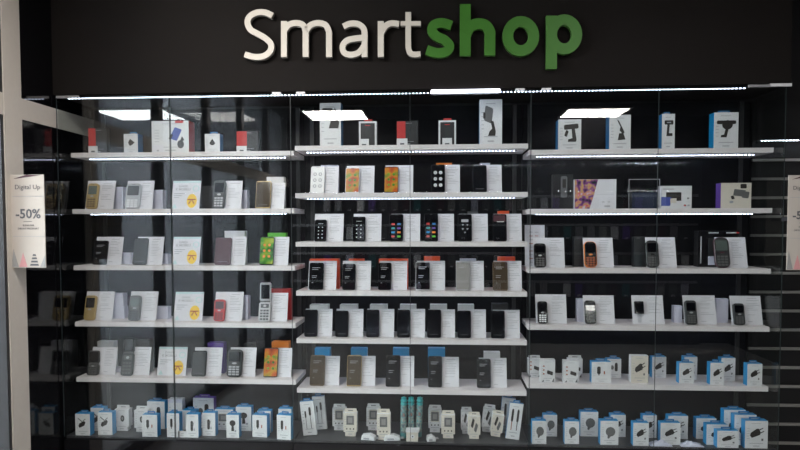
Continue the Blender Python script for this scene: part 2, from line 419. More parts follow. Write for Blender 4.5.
# hanging discount posters
def poster(px0, py0, px1, py1, Y, label, post):
    a = at(px0, py1, Y); b = at(px1, py0, Y); w_, h_ = b.x-a.x, b.z-a.z
    t = empty('discount_poster', (a.x, Y, a.z))
    MB().box((0, 0, 0), (w_, .004, h_), 'poster_paper').build('board', t)
    for k in (.335, .765): MB().box((.01, -.0012, h_*k), (w_, 0, h_*k+.0015), 'print_light').build('fold_line', t)
    tx = text_mb('Digital Up', w_*.185, 'print_dark', -.001); tx.build('heading_text', t, (w_*.52, 0, h_*.865))
    text_mb('-50%', w_*.37, 'print_dark', -.001, bold=.0012).build('discount_text', t, (w_*.52, 0, h_*.575))
    text_mb('SLEVA NA', w_*.075, 'print_dark', -.001).build('small_text', t, (w_*.52, 0, h_*.455))
    text_mb('DRUHÝ PRODUKT', w_*.075, 'print_dark', -.001).build('small_text', t, (w_*.52, 0, h_*.42))
    MB().box((w_*.38, -.0012, h_*.495), (w_*.63, 0, h_*.5), 'print_dark').build('underline', t)
    g = MB(); mat('tri_pink', (.62, .30, .30), .5); mat('tri_grey', (.30, .30, .29), .5)
    g.prism([(0, .003), (w_*.20, .003), (w_*.06, h_*.20)], -.001, 0, 'tri_grey'); g.prism([(w_*.22, .003), (w_*.46, .003), (w_*.34, h_*.16)], -.001, 0, 'tri_pink')
    g.prism([(w_*.84, .003), (w_*1., .003), (w_*.98, h_*.13)], -.001, 0, 'tri_grey')
    for q in range(4): g.prism([(w_*(.54+q*.025), h_*(.02+q*.035)), (w_*(.80-q*.025), h_*(.02+q*.035)), (w_*(.78-q*.025), h_*(.04+q*.035)), (w_*(.56+q*.025), h_*(.04+q*.035))], -.001, 0, 'print_dark')
    g.build('tree_drawing', t)
    MB().prism([(w_*.1, h_-.02), (w_*.9, h_-.004), (w_*.5, h_)], -.001, 0, 'maroon').build('top_mark', t)
    br = MB().box(post[0], post[1], 'black_matte'); o = br.build('bracket', t); o.location = (-a.x, -Y, -a.z)
    tag(t, label, 'poster')
Yp = onx(10.5, 220, XW).y
poster(12, 174.5, 43.5, 267.5, Yp, 'beige fifty percent discount poster on the white post', ((XW+.004, Yp+.004, EYE+.05), (XW+.012, Yp+.03, EYE+.13)))
Yp2 = YG-.10
c = at(787, 220, Yp2)
poster(786.5, 175, 820, 270, Yp2, 'beige fifty percent discount poster cut off by right edge', ((GX[6]-.012, Yp2+.004, EYE+.02), (GX[6]-.002, YG-.0035, EYE+.04)))

# ------------------------------------------------------------------ goods
LEAN = math.radians(-14)
YC, YP = .062, .045                        # foot of the cards, foot of the phones
def shelf_name(b, k):
    n = len(SHELVES[b]); return ['top', 'second', 'third', 'fourth', 'fifth', 'sixth'][k]+' shelf, '+CN[b]+' case'
def lean_dims(px0, px1, pyt, Y, z):
    c = (px0+px1)/2; a = at(px0, pyt, Y); b = at(px1, pyt, Y)
    ym = (pyt+240)/2
    # height along the slope so that the top lands on pyt
    d = ray(c, pyt); t0 = CAM; s_, k_ = math.sin(-LEAN), math.cos(LEAN)
    # foot (Y,z) ; point (Y+h*s, z+h*k) on the ray in the YZ plane
    m_ = d.z/d.y; h = (t0.z+m_*(Y-t0.y)-z)/(k_-m_*s_)
    return h
def foot_x(px0, px1, Y, z):
    # pixel columns are given at the foot of the thing
    def xz(px):
        py = 226
        for _ in range(3):
            p = at(px, py, Y); v = Vector((p.x, Y, z))-CAM; py = 225+SHY-F*v.dot(U_)/v.dot(_f)
        return at(px, py, Y).x
    return xz(px0), xz(px1)
def card(b, k, x0, x1, yt, label, promo=False, lines=7):
    z = SHELVES[b][k]; h = lean_dims(x0, x1, yt, YC, z); a, c = foot_x(x0, x1, YC, z); w_ = c-a
    t = empty('promotional_card' if promo else 'info_card', (a, YC, z), (LEAN, 0, 0))
    t.location.z += .0009
    MB().box((0, 0, 0), (w_, .0022, h), 'card').build('panel', t)
    if promo:
        g = MB()
        g.box((0, -.0006, h*.93), (w_, 0, h*.99), 'mint'); g.prism(ell(w_*.84, h*.72, w_*.12, h*.11, 18), -.0008, -.0001, 'mint'); g.prism(ell(w_*.84, h*.72, w_*.085, h*.08, 18), -.0012, -.0009, 'card')
        g.prism([(w_*.04, h*.03), (w_*.2, h*.03), (w_*.12, h*.18)], -.0008, 0, 'mint')
        for q in range(3): g.box((w_*.07, -.0006, h*(.53-q*.07)), (w_*(.45-.1*q), 0, h*(.55-q*.07)), 'print_light')
        g.build('printed_pattern', t)
        e = MB().prism(ell(w_*.72, h*.28, w_*.18, h*.25, 20), -.001, -.0002, 'yellow'); eg = e.build('egg_drawing', t)
        e = MB().prism([(w_*.56, h*.35), (w_*.86, h*.35), (w_*.86, h*.31), (w_*.56, h*.31)], -.0016, -.0011, 'brown_red')
        e.prism([(w_*.60, h*.19), (w_*.64, h*.17), (w_*.72, h*.33), (w_*.69, h*.33)], -.0016, -.0011, 'brown_red').prism([(w_*.83, h*.19), (w_*.79, h*.17), (w_*.70, h*.33), (w_*.73, h*.33)], -.0016, -.0011, 'brown_red')
        e.build('bow_drawing', t)
        text_mb('DÁREK', h*.10, 'print_light', -.0006).build('heading_text', t, (w_*.38, 0, h*.80))
        text_mb('K MOBILU', h*.115, 'print_grey', -.0006, bold=.0004).build('heading_text', t, (w_*.38, 0, h*.69))
    else:
        g = MB(); r_ = random.Random(label); xs = w_*(.53 if w_ > .11 else .2)
        g.box((xs+.006, -.0006, h*.90), (w_*.86, 0, h*.918), 'print_grey')
        for q in range(10):
            zz = h*(.83-q*.055)
            if r_.random() < .85: g.box((xs, -.0005, zz), (xs+(w_*.94-xs)*r_.uniform(.45, 1), 0, zz+h*.011), 'print_light')
        g.box((xs, -.0005, h*.10), (xs+w_*.15, 0, h*.115), 'print_light')
        g.build('printed_text', t)
    tag(t, label, 'promotional card' if promo else 'info card', 'egg picture promotional cards' if promo else 'white information cards')
    return t
def dots(mb, w_, h, x0, x1, z0, z1, nx, nz, rx, rz, m, y):
    for i in range(nx):
        for j in range(nz):
            mb.prism(ell(w_*(x0+(x1-x0)*(i+.5)/nx), h*(z0+(z1-z0)*(j+.5)/nz), rx, rz, 8), y-.0004, y, m)
def phone(b, k, x0, x1, yt, style, label, Y=YP):
    z = SHELVES[b][k]; h = lean_dims(x0, x1, yt, Y, z); a, c = foot_x(x0, x1, Y, z); w_ = c-a
    t = empty('smartphone', (a, Y, z+.0024), (LEAN, 0, 0))
    bodym = {'white': 'white', 'orange_w': 'white', 'frame_w': 'silver', 'bronze': 'bronze', 'gold': 'gold', 'blank_w': 'silver', 'green': 'black', 'maroon': 'maroon', 'champagne': 'gold'}.get(style, 'black')
    MB().prism(rr(0, 0, w_, h, min(.009, w_*.14)), 0, .0085, bodym, ch=.0012).build('body', t)
    scm = {'white': 'white', 'orange_w': 'wall_orange', 'orange': 'wall_orange', 'green': 'wall_green', 'bronze': 'screen_bronze', 'gold': 'screen_bronze', 'champagne': 'screen_bronze', 'blank_w': 'screen_grey', 'maroon': 'maroon', 'grey': 'grey_dark'}.get(style, 'screen')
    i_ = .0022; MB().prism(rr(i_, h*.035 if style not in ('white',) else h*.05, w_-i_, h*.965, .005), -.0006, .0004, scm).build('screen', t)
    MB().box((w_*.40, -.0010, h*.965), (w_*.60, .0003, h*.975), 'grey').build('earpiece', t)
    g = MB(); y = -.0006
    if style in ('white', 'icons6'):
        dots(g, w_, h, .12, .88, .15, .82, 2, 3, w_*.13, w_*.13, 'print_light' if style == 'white' else 'icon_white', y)
        dots(g, w_, h, .12, .88, .15, .82, 2, 3, w_*.07, w_*.07, 'white' if style == 'white' else 'print_grey', y-.0004)
    elif style == 'icons_small': dots(g, w_, h, .18, .82, .08, .72, 2, 4, w_*.05, w_*.05, 'icon_white', y); g.box((w_*.3, y-.0005, h*.8), (w_*.7, y, h*.815), 'icon_white')
    elif style == 'icons_heart':
        for (u, v) in ((.35, .6), (.68, .6), (.35, .45), (.68, .45), (.5, .32)): g.prism([(w_*(u-.08), h*(v+.02)), (w_*(u+.08), h*(v+.02)), (w_*u, h*(v-.035))], y-.0005, y, 'icon_white')
        g.box((w_*.25, y-.0005, h*.7), (w_*.75, y, h*.8), 'print_grey')
    elif style in ('apps', 'apps2'):
        cs = ['red', 'green', 'blue_bright', 'orange', 'teal', 'purple', 'red', 'blue']
        for q in range(8): g.prism(rr(w_*(.16+.42*(q % 2)), h*(.14+.15*(q//2)), w_*(.40+.42*(q % 2)), h*(.21+.15*(q//2)), .002, 2), y-.0005, y, cs[q])
    elif style in ('orange', 'orange_w', 'green'):
        dots(g, w_, h, .15, .85, .2, .8, 2, 3, w_*.10, w_*.10, 'wall_green' if style != 'green' else 'orange', y)
    elif style == 'redtop': g.box((w_*.08, y-.0005, h*.72), (w_*.92, y, h*.95), 'maroon'); g.box((w_*.3, y-.001, h*.70), (w_*.8, y, h*.73), 'icon_white')
    elif style in ('text', 'frame_w', 'bronze', 'gold', 'textblack'):
        for q, (v, u0, u1) in enumerate(((.80, .2, .75), (.74, .2, .62), (.5, .2, .55), (.44, .2, .5), (.25, .2, .3))): g.box((w_*u0, y-.0005, h*v), (w_*u1, y, h*(v+.014)), 'print_grey' if style != 'frame_w' else 'lilac')
    elif style in ('blank_w',): g.box((w_*.2, y-.0005, h*.8), (w_*.6, y, h*.81), 'print_grey')
    else: g.box((w_*.2, y-.0005, h*.12), (w_*.8, y, h*.125), 'print_grey')
    if g.v: g.build('screen_graphics', t)
    MB().box((w_, .003, h*.62), (w_+.0008, .006, h*.72), bodym).build('side_button', t)
    tag(t, label, 'smartphone', 'upright display smartphones'); return t
def keypad_phone(b, k, x0, x1, yt, body, label, keyc='icon_white', screen='screen_lcd', split=.56, accent=None, rugged=False):
    z = SHELVES[b][k]; Y = YP-.006; h = lean_dims(x0, x1, yt, Y, z); a, c = foot_x(x0, x1, Y, z); w_ = c-a
    t = empty('keypad_phone', (a, Y, z+.0037), (LEAN, 0, 0))
    out = rr(0, 0, w_, h, w_*(.36 if rugged else .24), 5)
    MB().prism(out, 0, .014, body, side=accent or body, ch=.0025).build('body', t)
    MB().prism(rr(w_*.12, h*split, w_*.88, h*.90, .004), -.0008, .0008, screen).build('screen', t)
    kb = MB()
    for j in range(4):
        for i in range(3):
            kb.prism(rr(w_*(.14+.25*i), h*(.06+(split-.2)*.25*j), w_*(.14+.25*i+.20), h*(.06+(split-.2)*.25*j+(split-.2)*.17), .001, 2), -.0012, .0005, keyc)
    kb.build('keypad', t)
    MB().prism(ell(w_*.5, h*(split-.07), w_*.16, h*.035, 12), -.0014, .0005, accent or 'silver').build('navigation_button', t)
    MB().box((w_*.38, -.001, h*.94), (w_*.62, .001, h*.952), 'grey_dark').build('earpiece', t)
    tag(t, label, 'keypad phone', 'upright display keypad phones'); return t
def flip_phone(b, k, x0, x1, yt, ymid, body, label, keyc='print_dark', rugged=False):
    z = SHELVES[b][k]; Y = YP-.008; h = lean_dims(x0, x1, yt, Y, z); hm = lean_dims(x0, x1, ymid, Y, z); a, c = foot_x(x0, x1, Y, z); w_ = c-a
    t = empty('flip_phone', (a, Y, z+.0030), (LEAN, 0, 0))
    MB().prism(rr(0, 0, w_, hm-.003, w_*.2), 0, .010, body, ch=.002).build('lower_shell', t)
    u = MB().prism(rr(w_*.03, 0, w_*.97, h-hm, w_*.18), 0, .008, body, ch=.002).build('upper_shell', t, (0, .002, hm), (math.radians(8), 0, 0))
    MB().prism(rr(w_*.14, (h-hm)*.14, w_*.86, (h-hm)*.88, .003), -.0008, .0008, 'screen').build('screen', u)
    kb = MB()
    for j in range(4):
        for i in range(3): kb.prism(rr(w_*(.14+.25*i), hm*(.08+.14*j), w_*(.14+.25*i+.20), hm*(.08+.14*j+.09), .001, 2), -.0010, .0005, keyc)
    kb.prism(rr(w_*.16, hm*.68, w_*.84, hm*.88, .004), -.001, .0005, keyc); kb.prism(ell(w_*.5, hm*.78, w_*.13, hm*.06, 12), -.0016, 0, 'silver')
    kb.build('keypad', t)
    MB().box((w_*.1, .0, hm-.004), (w_*.9, .010, hm+.004), 'grey').build('hinge', t)
    tag(t, label, 'flip phone', 'open flip phones'); return t
# silhouettes in the unit square of a box front: list of (outline, material)
def pic(kind):
    R2 = rot2; c = (.5, .55)
    if kind == 'charger': return [(R2([(.25, .45), (.62, .42), (.68, .5), (.66, .64), (.58, .68), (.27, .64), (.2, .55)], (.45, .55), 22), 'picture_dark'), (R2([(.66, .60), (.86, .60), (.86, .63), (.66, .63)], (.5, .5), 22), 'picture_dark'), (R2([(.66, .48), (.86, .48), (.86, .51), (.66, .51)], (.5, .5), 22), 'picture_dark'), ([(.72, .28), (.80, .28), (.80, .36), (.72, .36)], 'picture_grey')]
    if kind == 'charger_cable': return [(R2([(.25, .42), (.58, .40), (.72, .5), (.66, .60), (.30, .62), (.2, .52)], (.45, .5), 22), 'picture_dark'), ([(.18, .78), (.2, .81), (.5, .64), (.48, .61)], 'picture_dark'), (R2([(.6, .62), (.8, .62), (.8, .65), (.6, .65)], (.5, .5), 30), 'picture_dark')]
    if kind == 'holder': return [(ell(.5, .64, .24, .13, 12), 'picture_dark'), ([(.42, .55), (.58, .55), (.62, .30), (.4, .30)], 'picture_dark'), (ell(.72, .3, .07, .05, 8), 'print_light')]
    if kind == 'stem': return [(rr(.38, .28, .58, .72, .08, 3), 'picture_dark'), ([(.5, .60), (.64, .66), (.6, .5)], 'picture_grey'), ([(.62, .3), (.72, .3), (.70, .4), (.64, .4)], 'print_light')]
    if kind == 'usb': return [(rr(.28, .42, .46, .78, .06, 3), 'picture_dark'), ([(.35, .36), (.40, .36), (.40, .43), (.35, .43)], 'picture_dark'), ([(.62, .42), (.68, .42), (.68, .56), (.62, .56)], 'brown_red')]
    if kind == 'round': return [(ell(.56, .55, .27, .20, 12), 'picture_grey'), ([(.40, .40), (.60, .40), (.48, .26), (.40, .28)], 'grey')]
    if kind == 'heart': return [([(.3, .55), (.45, .75), (.6, .66), (.78, .56), (.6, .45), (.45, .38)], 'picture_dark')]
    if kind == 'drop': return [([(.3, .5), (.5, .74), (.7, .5), (.58, .4), (.42, .4)], 'picture_dark')]
    if kind == 'display': return [(rr(.18, .40, .82, .80, .02, 2), 'cream'), ([(.22, .43), (.78, .43), (.78, .77), (.22, .77)], 'picture_grey'), ([(.34, .5), (.66, .5), (.66, .70), (.34, .70)], 'screen_grey'), (ell(.25, .28, .05, .03, 8), 'picture_dark'), (ell(.5, .28, .05, .03, 8), 'picture_dark'), (ell(.75, .28, .05, .03, 8), 'picture_dark')]
    if kind == 'lens': return [(ell(.55, .50, .14, .13, 12), 'picture_dark'), (ell(.55, .5, .07, .06, 8), 'screen_grey')]
    if kind == 'cable': return [(rr(.26, .52, .38, .72, .04, 2), 'picture_dark'), ([(.31, .2), (.34, .2), (.34, .52), (.31, .52)], 'picture_dark'), (rr(.58, .58, .74, .82, .04, 2), 'picture_dark'), ([(.65, .2), (.68, .2), (.68, .58), (.65, .58)], 'picture_dark')]
    if kind == 'darkcable': return [(rr(.22, .48, .38, .84, .06, 2), 'picture_dark'), ([(.28, .25), (.33, .25), (.33, .48), (.28, .48)], 'brown_red'), (rr(.62, .48, .78, .84, .06, 2), 'picture_dark'), ([(.68, .25), (.73, .25), (.73, .48), (.68, .48)], 'picture_dark')]
    if kind == 'plugs': return [(R2(rr(.30, .42, .48, .78, .05, 2), (.4, .6), -25), 'picture_dark'), (R2(rr(.55, .26, .75, .60, .05, 2), (.65, .43), -30), 'picture_grey'), (ell(.15, .70, .04, .03, 6), 'print_grey'), (ell(.15, .5, .04, .03, 6), 'print_grey'), (ell(.15, .3, .04, .03, 6), 'print_grey')]
    if kind == 'icons': return [(ell(.22, .72, .06, .035, 8), 'brown_red'), (ell(.22, .55, .06, .035, 8), 'brown_red'), (ell(.22, .38, .06, .035, 8), 'brown_red'), (R2(rr(.45, .36, .85, .52, .03, 2), (.6, .45), -12), 'picture_dark'), ([(.08, .03), (.22, .03), (.22, .12)], 'print_dark'), ([(.92, .03), (.78, .03), (.92, .2)], 'print_dark')]
    if kind == 'mount_big': return [(rr(.12, .60, .62, .88, .04, 3), 'picture_dark'), ([(.58, .66), (.72, .9), (.92, .55), (.88, .42), (.42, .42), (.5, .55)], 'picture_dark')]
    if kind == 'mount_s': return [(rot2(rr(.22, .50, .58, .84, .05, 3), (.4, .67), -12), 'picture_grey'), (rot2(rr(.16, .58, .26, .72, .02, 2), (.2, .65), 0), 'picture_dark'), ([(.48, .54), (.62, .52), (.72, .30), (.70, .20), (.38, .20), (.44, .30), (.56, .36)], 'picture_dark')]
    if kind == 'mount_claw': return [(rot2(rr(.25, .68, .88, .84, .05, 3), (.5, .76), 4), 'picture_dark'), (rot2(rr(.3, .45, .42, .66, .03, 2), (.35, .55), -25), 'picture_dark'), ([(.58, .70), (.72, .70), (.80, .36), (.78, .28), (.42, .28), (.44, .36), (.62, .40)], 'picture_dark')]
    if kind == 'mount_thin': return [([(.36, .86), (.44, .84), (.72, .5), (.62, .46), (.48, .56), (.52, .66)], 'picture_dark'), ([(.46, .48), (.66, .48), (.76, .30), (.40, .28)], 'picture_dark')]
    if kind == 'tool': return [(rr(.2, .70, .88, .82, .05, 3), 'picture_dark'), ([(.42, .7), (.60, .7), (.55, .46), (.82, .46), (.82, .38), (.36, .38)], 'picture_dark'), (rr(.38, .745, .7, .775, .01, 1), 'print_light')]
    if kind == 'tool2': return [(ell(.55, .66, .22, .13, 12), 'picture_dark'), (rr(.12, .68, .9, .78, .04, 2), 'picture_dark'), ([(.48, .56), (.60, .56), (.52, .32), (.28, .32), (.30, .38), (.42, .40)], 'picture_dark')]
    if kind == 'phoneholder': return [(rot2(rr(.55, .40, .76, .78, .03, 3), (.65, .6), -22), 'picture_blue'), (rot2(rr(.53, .38, .60, .55, .02, 2), (.65, .6), -22), 'picture_dark'), (ell(.78, .27, .09, .13, 12), 'picture_dark'), ([(.74, .3), (.82, .52), (.88, .40)], 'picture_dark')]
    if kind == 'camera': return [(rot2(rr(.42, .48, .80, .74, .03, 2), (.6, .6), -8), 'picture_grey'), (rot2(rr(.70, .40, .92, .66, .03, 2), (.8, .5), -8), 'picture_grey'), (rot2(rr(.34, .36, .44, .50, .02, 2), (.4, .43), 20), 'picture_dark'), (rr(.64, .78, .84, .96, .03, 2), 'picture_dark'), (ell(.35, .25, .07, .05, 8), 'print_light')]
    if kind == 'tablet': return [(rr(.16, .34, .66, .72, .02, 2), 'picture_dark'), ([(.0, .12), (.3, .12), (.33, .5), (.0, .52)], 'picture_blue'), ([(.30, .25), (.5, .25), (.5, .46), (.30, .44)], 'cream'), (ell(.88, .45, .03, .04, 8), 'picture_grey'), (ell(.78, .14, .04, .04, 8), 'red'), (ell(.9, .14, .04, .04, 8), 'print_grey')]
    if kind == 'earbuds': return [(rr(.1, .2, .45, .7, .1, 3), 'picture_grey'), (ell(.68, .5, .15, .15, 10), 'picture_dark')]
    if kind == 'twin': return [(ell(.36, .55, .12, .12, 10), 'picture_grey'), (rr(.55, .35, .75, .8, .08, 3), 'picture_dark')]
    if kind == 'lines': return [(rr(.1, .8, .6, .84, .01, 1), 'print_grey')]
    return []
def rbox(name, cat, label, x0, x1, yt, yb, Z, front='white', side='white', top=None, picture=None, tab=None, Y=None, depth=.042, tilt=0, yaw=0, sticker=False, flip=0, text=True, band=None, stepped=False, group=None, toppx=0):
    cxp = (x0+x1)/2
    if Y is None: Y = on(cxp, yb, Z).y
    Y = max(min(Y, SD-depth+.0), YG+.016)
    a, c = foot_x(x0, x1, Y, Z); w_ = c-a
    h = at(cxp, yt+toppx, Y).z-Z
    t = empty(name, (a, Y, Z+.0006+max(0, w_*math.sin(math.radians(tilt)))), (0, math.radians(tilt), math.radians(yaw)))
    m = MB()
    if stepped:                                  # header flap narrower foot
        m.box((0, 0, h*.16), (w_, depth, h*.86), side, front=front, top=top or side).box((w_*.12, 0.002, 0), (w_*.88, depth, h*.16), side, front=front).build('carton', t)
        f = MB().prism([(w_*.04, h*.86), (w_*.96, h*.86), (w_*.93, h), (w_*.07, h)], depth*.45, depth*.45+.002, front).build('hang_tab', t)
        MB().prism(rr(w_*.32, h*.91, w_*.68, h*.94, .0015, 2), depth*.45-.0006, depth*.45-.0001, 'print_dark').build('hang_slot', f)
    else:
        m.box((0, 0, 0), (w_, depth, h), side, front=front, top=top or side)
        m.build('carton', t)
    if band: MB().box((-.0003, -.0006, h*(1-band[0])), (w_+.0003, .0, h+.0003), band[1]).build('top_band', t)
    if tab:
        tw0, tw1 = w_*.25, w_*.75
        g = MB().prism(rr(tw0, h, tw1, h+.014, .003, 2), depth*.5, depth*.5+.0015, tab)
        tb = g.build('hang_tab', t)
        MB().prism(rr(tw0+w_*.08, h+.0045, tw1-w_*.08, h+.0085, .001, 2), depth*.5-.0008, depth*.5-.0002, 'print_light' if tab != 'white' else 'print_dark').build('hang_slot', tb)
    if picture:
        g = MB(); n = 0
        for pts, mm in pic(picture):
            n += 1; q = [((1-u if flip else u)*w_, v*h) for u, v in pts]; g.prism(q, -.0006-.0003*n, -.0002, mm)
        if g.v: g.build('product_picture', t)
    if text:
        g = MB(); lm = 'print_grey' if front not in ('black', 'black_matte', 'screen') else 'print_grey'
        g.box((w_*.28, -.0006, h*(.90 if not stepped else .80)), (w_*.70, 0, h*(.915 if not stepped else .815)), lm)
        g.box((w_*.2, -.0006, h*.175), (w_*.8, 0, h*.19), 'print_light'); g.box((w_*.36, -.0006, h*.07), (w_*.64, 0, h*.10), lm)
        if w_ > .07:
            for q in range(5): g.box((w_*.08, -.0006, h*(.35+.09*q)), (w_*.2, 0, h*(.362+.09*q)), 'print_light')
        g.build('printed_text', t)
    if sticker:
        s0, s1, hh = sticker
        g = MB().box((w_*s0, -.003, .0), (w_*s1, -.0015, hh*h), 'white'); ps = g.build('price_tag', t)
        MB().box((w_*(s0+(s1-s0)*.25), -.0036, hh*h*.2), (w_*(s0+(s1-s0)*.7), -.003, hh*h*.38), 'print_dark').build('price_print', ps)
    tag(t, label, cat, group); return t

# ---- phones, cards and boxes: (style, phone px0, px1, top) (card px0, px1, top) (box px0, px1, top, colour)
def pbox(b, k, x0, x1, yt, col, label, depth=.045, Y=.125, Z=None, front=None):
    return rbox('phone_box', 'phone box', label, x0, x1, yt, None, Z if Z else SHELVES[b][k], front=front or col, side=col, Y=Y, depth=depth, text=False, group='phone boxes behind the info cards')
rows = {
 (0, 1): [('key', 85, 96, 184, 'gold', 'gold keypad phone'), ('key', 124, 139, 184, 'silver', 'silver keypad phone with large screen'), None, ('key', 212, 224, 181, 'grey_dark', 'long black keypad phone'), ('s', 255, 270, 181.5, 'champagne', 'champagne gold smartphone')],
 (0, 2): [('s', 92, 106, 241, 'text', 'black smartphone'), ('s', 132, 146, 238.5, 'grey', 'dark grey smartphone'), None, ('s', 214, 230, 238, 'maroon', 'maroon smartphone'), ('s', 259, 273, 237, 'green', 'smartphone with green wallpaper')],
 (0, 3): [('key', 83, 94, 296, 'gold2', 'gold and black keypad phone'), ('key', 127.5, 139, 296, 'grey', 'grey keypad phone'), None, ('key', 213, 224, 300, 'red', 'red keypad phone'), ('flip', 258, 270, 283, 'silver', 'open white flip phone')],
 (0, 4): [('flip', 86, 98, 351, 'grey_dark2', 'dark grey flip phone'), ('flip', 120, 132, 338, 'grey_dark', 'open black rugged flip phone'), None, ('s', 191, 205, 351, 'grey', 'plain dark smartphone'), ('key', 226, 241, 350, 'grey_dark', 'wide dark grey keypad phone'), ('s', 263, 277, 348, 'orange', 'smartphone with orange wallpaper')],
 (1, 1): [('s', 310, 324, 167, 'white', 'white smartphone with six round icons'), ('s', 345, 359, 168, 'orange_w', 'white smartphone with orange wallpaper'), ('s', 384, 398, 167, 'orange', 'black smartphone with orange wallpaper'), ('s', 431, 445, 165, 'icons6', 'black smartphone with six round icons'), ('s', 473, 487, 165.5, 'black', 'black smartphone with blank screen')],
 (1, 2): [('s', 314, 326, 220, 'icons_small', 'short black smartphone with tiny icons'), ('s', 352, 365, 217, 'icons_small', 'black smartphone with tiny icons'), ('s', 389, 403, 214.5, 'apps', 'black smartphone with coloured app icons'), ('s', 424, 438, 214, 'apps2', 'black smartphone with bright app icons'), ('s', 458, 472, 214.5, 'icons_heart', 'dark red smartphone with pointed icons'), ('s', 493, 507, 214.5, 'redtop', 'black smartphone with a red picture')],
 (1, 3): [('s', 308.5, 323, 263, 'text', 'black smartphone with faint text'), ('s', 342, 355, 264, 'text', 'narrow black smartphone with faint text'), ('s', 378, 391, 263, 'text', 'black smartphone with pale writing'), ('s', 415.5, 430, 262, 'frame_w', 'silver framed smartphone'), ('s', 456, 470, 262.5, 'blank_w', 'silver smartphone with grey screen'), ('s', 493, 508, 262, 'bronze', 'bronze smartphone')],
 (1, 4): [('s', 304, 317, 310, 'black', 'black smartphone'), ('s', 335, 348, 311, 'black', 'black smartphone'), ('s', 366, 379, 310, 'black', 'black smartphone'), ('s', 397, 410, 310, 'black', 'black smartphone'), ('s', 427, 441, 310, 'black', 'black smartphone'), ('s', 457.5, 471, 311, 'black', 'black smartphone'), ('s', 491, 505, 311, 'black', 'black smartphone')],
 (1, 5): [('s', 309.5, 324, 355.5, 'bronze', 'dark bronze smartphone'), ('s', 346.5, 361, 355.5, 'gold', 'golden smartphone'), ('s', 385.5, 400, 355.5, 'text', 'black smartphone with listed text'), ('s', 428, 442, 356.5, 'text', 'black smartphone with faint listed text'), ('s', 477, 491, 359, 'textblack', 'black smartphone with white listed text')],
 (2, 2): [('key', 534.5, 546.5, 244, 'black', 'black keypad phone'), ('key', 585, 597.5, 242, 'rug_orange', 'orange rugged keypad phone'), ('key', 647, 660, 241, 'rug', 'black rugged keypad phone'), ('key', 716, 731, 238, 'rug_icons', 'large black rugged phone with red accents')],
 (2, 3): [('key', 538, 548, 302, 'nokia', 'black keypad phone with white keys'), ('key', 585.5, 596.5, 301, 'black', 'plain black keypad phone'), ('s', 635.5, 645, 303, 'black', 'tiny black square phone'), ('key', 686.5, 698, 301, 'grey_dark', 'dark grey keypad phone'), ('key', 735, 746, 304, 'grey_dark', 'small dark grey keypad phone')],
}
cards = {
 (0, 1): [(85, 113, 181), (125, 152, 181), ('P', 171, 199, 181), (224, 241, 181), (269, 284, 183)],
 (0, 2): [(94, 121, 237), (135.5, 162, 237), ('P', 171.5, 199, 237), (230, 245, 237), (271, 288, 237)],
 (0, 3): [(84, 112, 291.5), (128.5, 156, 291.5), ('P', 173.5, 202, 292), (214, 242, 292), (268.5, 287, 293)],
 (0, 4): [(90, 115, 347), (131, 149, 347), ('P', 157, 185.5, 347), (193, 221, 347.5), (229, 255, 347.5), (265, 291, 348)],
 (1, 1): [(311, 338, 166.5), (346, 374, 166), (385, 413, 165.5), (433, 460, 165), (474, 502, 165)],
 (1, 2): [(314, 343, 214), (353, 381, 214), (391, 420, 214), (426, 454, 214), (459, 488, 214), (494, 522, 214)],
 (1, 3): [(308, 336, 261), (342, 370.5, 261), (379, 407, 261), (417, 445, 261), (456, 484, 261), (494, 522, 261)],
 (1, 4): [(305, 332, 309), (336, 363, 309), (367, 394, 309), (398, 425, 309), (428, 455, 309.5), (459, 486, 309.5), (493, 520, 310)],
 (1, 5): [(311, 339, 356), (348, 375, 356), (387, 414, 356), (430, 459, 357), (479, 507, 358)],
 (2, 2): [(534, 565, 238), (584, 614, 238), (647, 677, 237.5), (717, 748, 237.5)],
 (2, 3): [(536, 567, 294.5), (584, 615, 295.5), (633, 664.5, 295.5), (684.5, 717, 295.5), (732, 763, 296)],
}
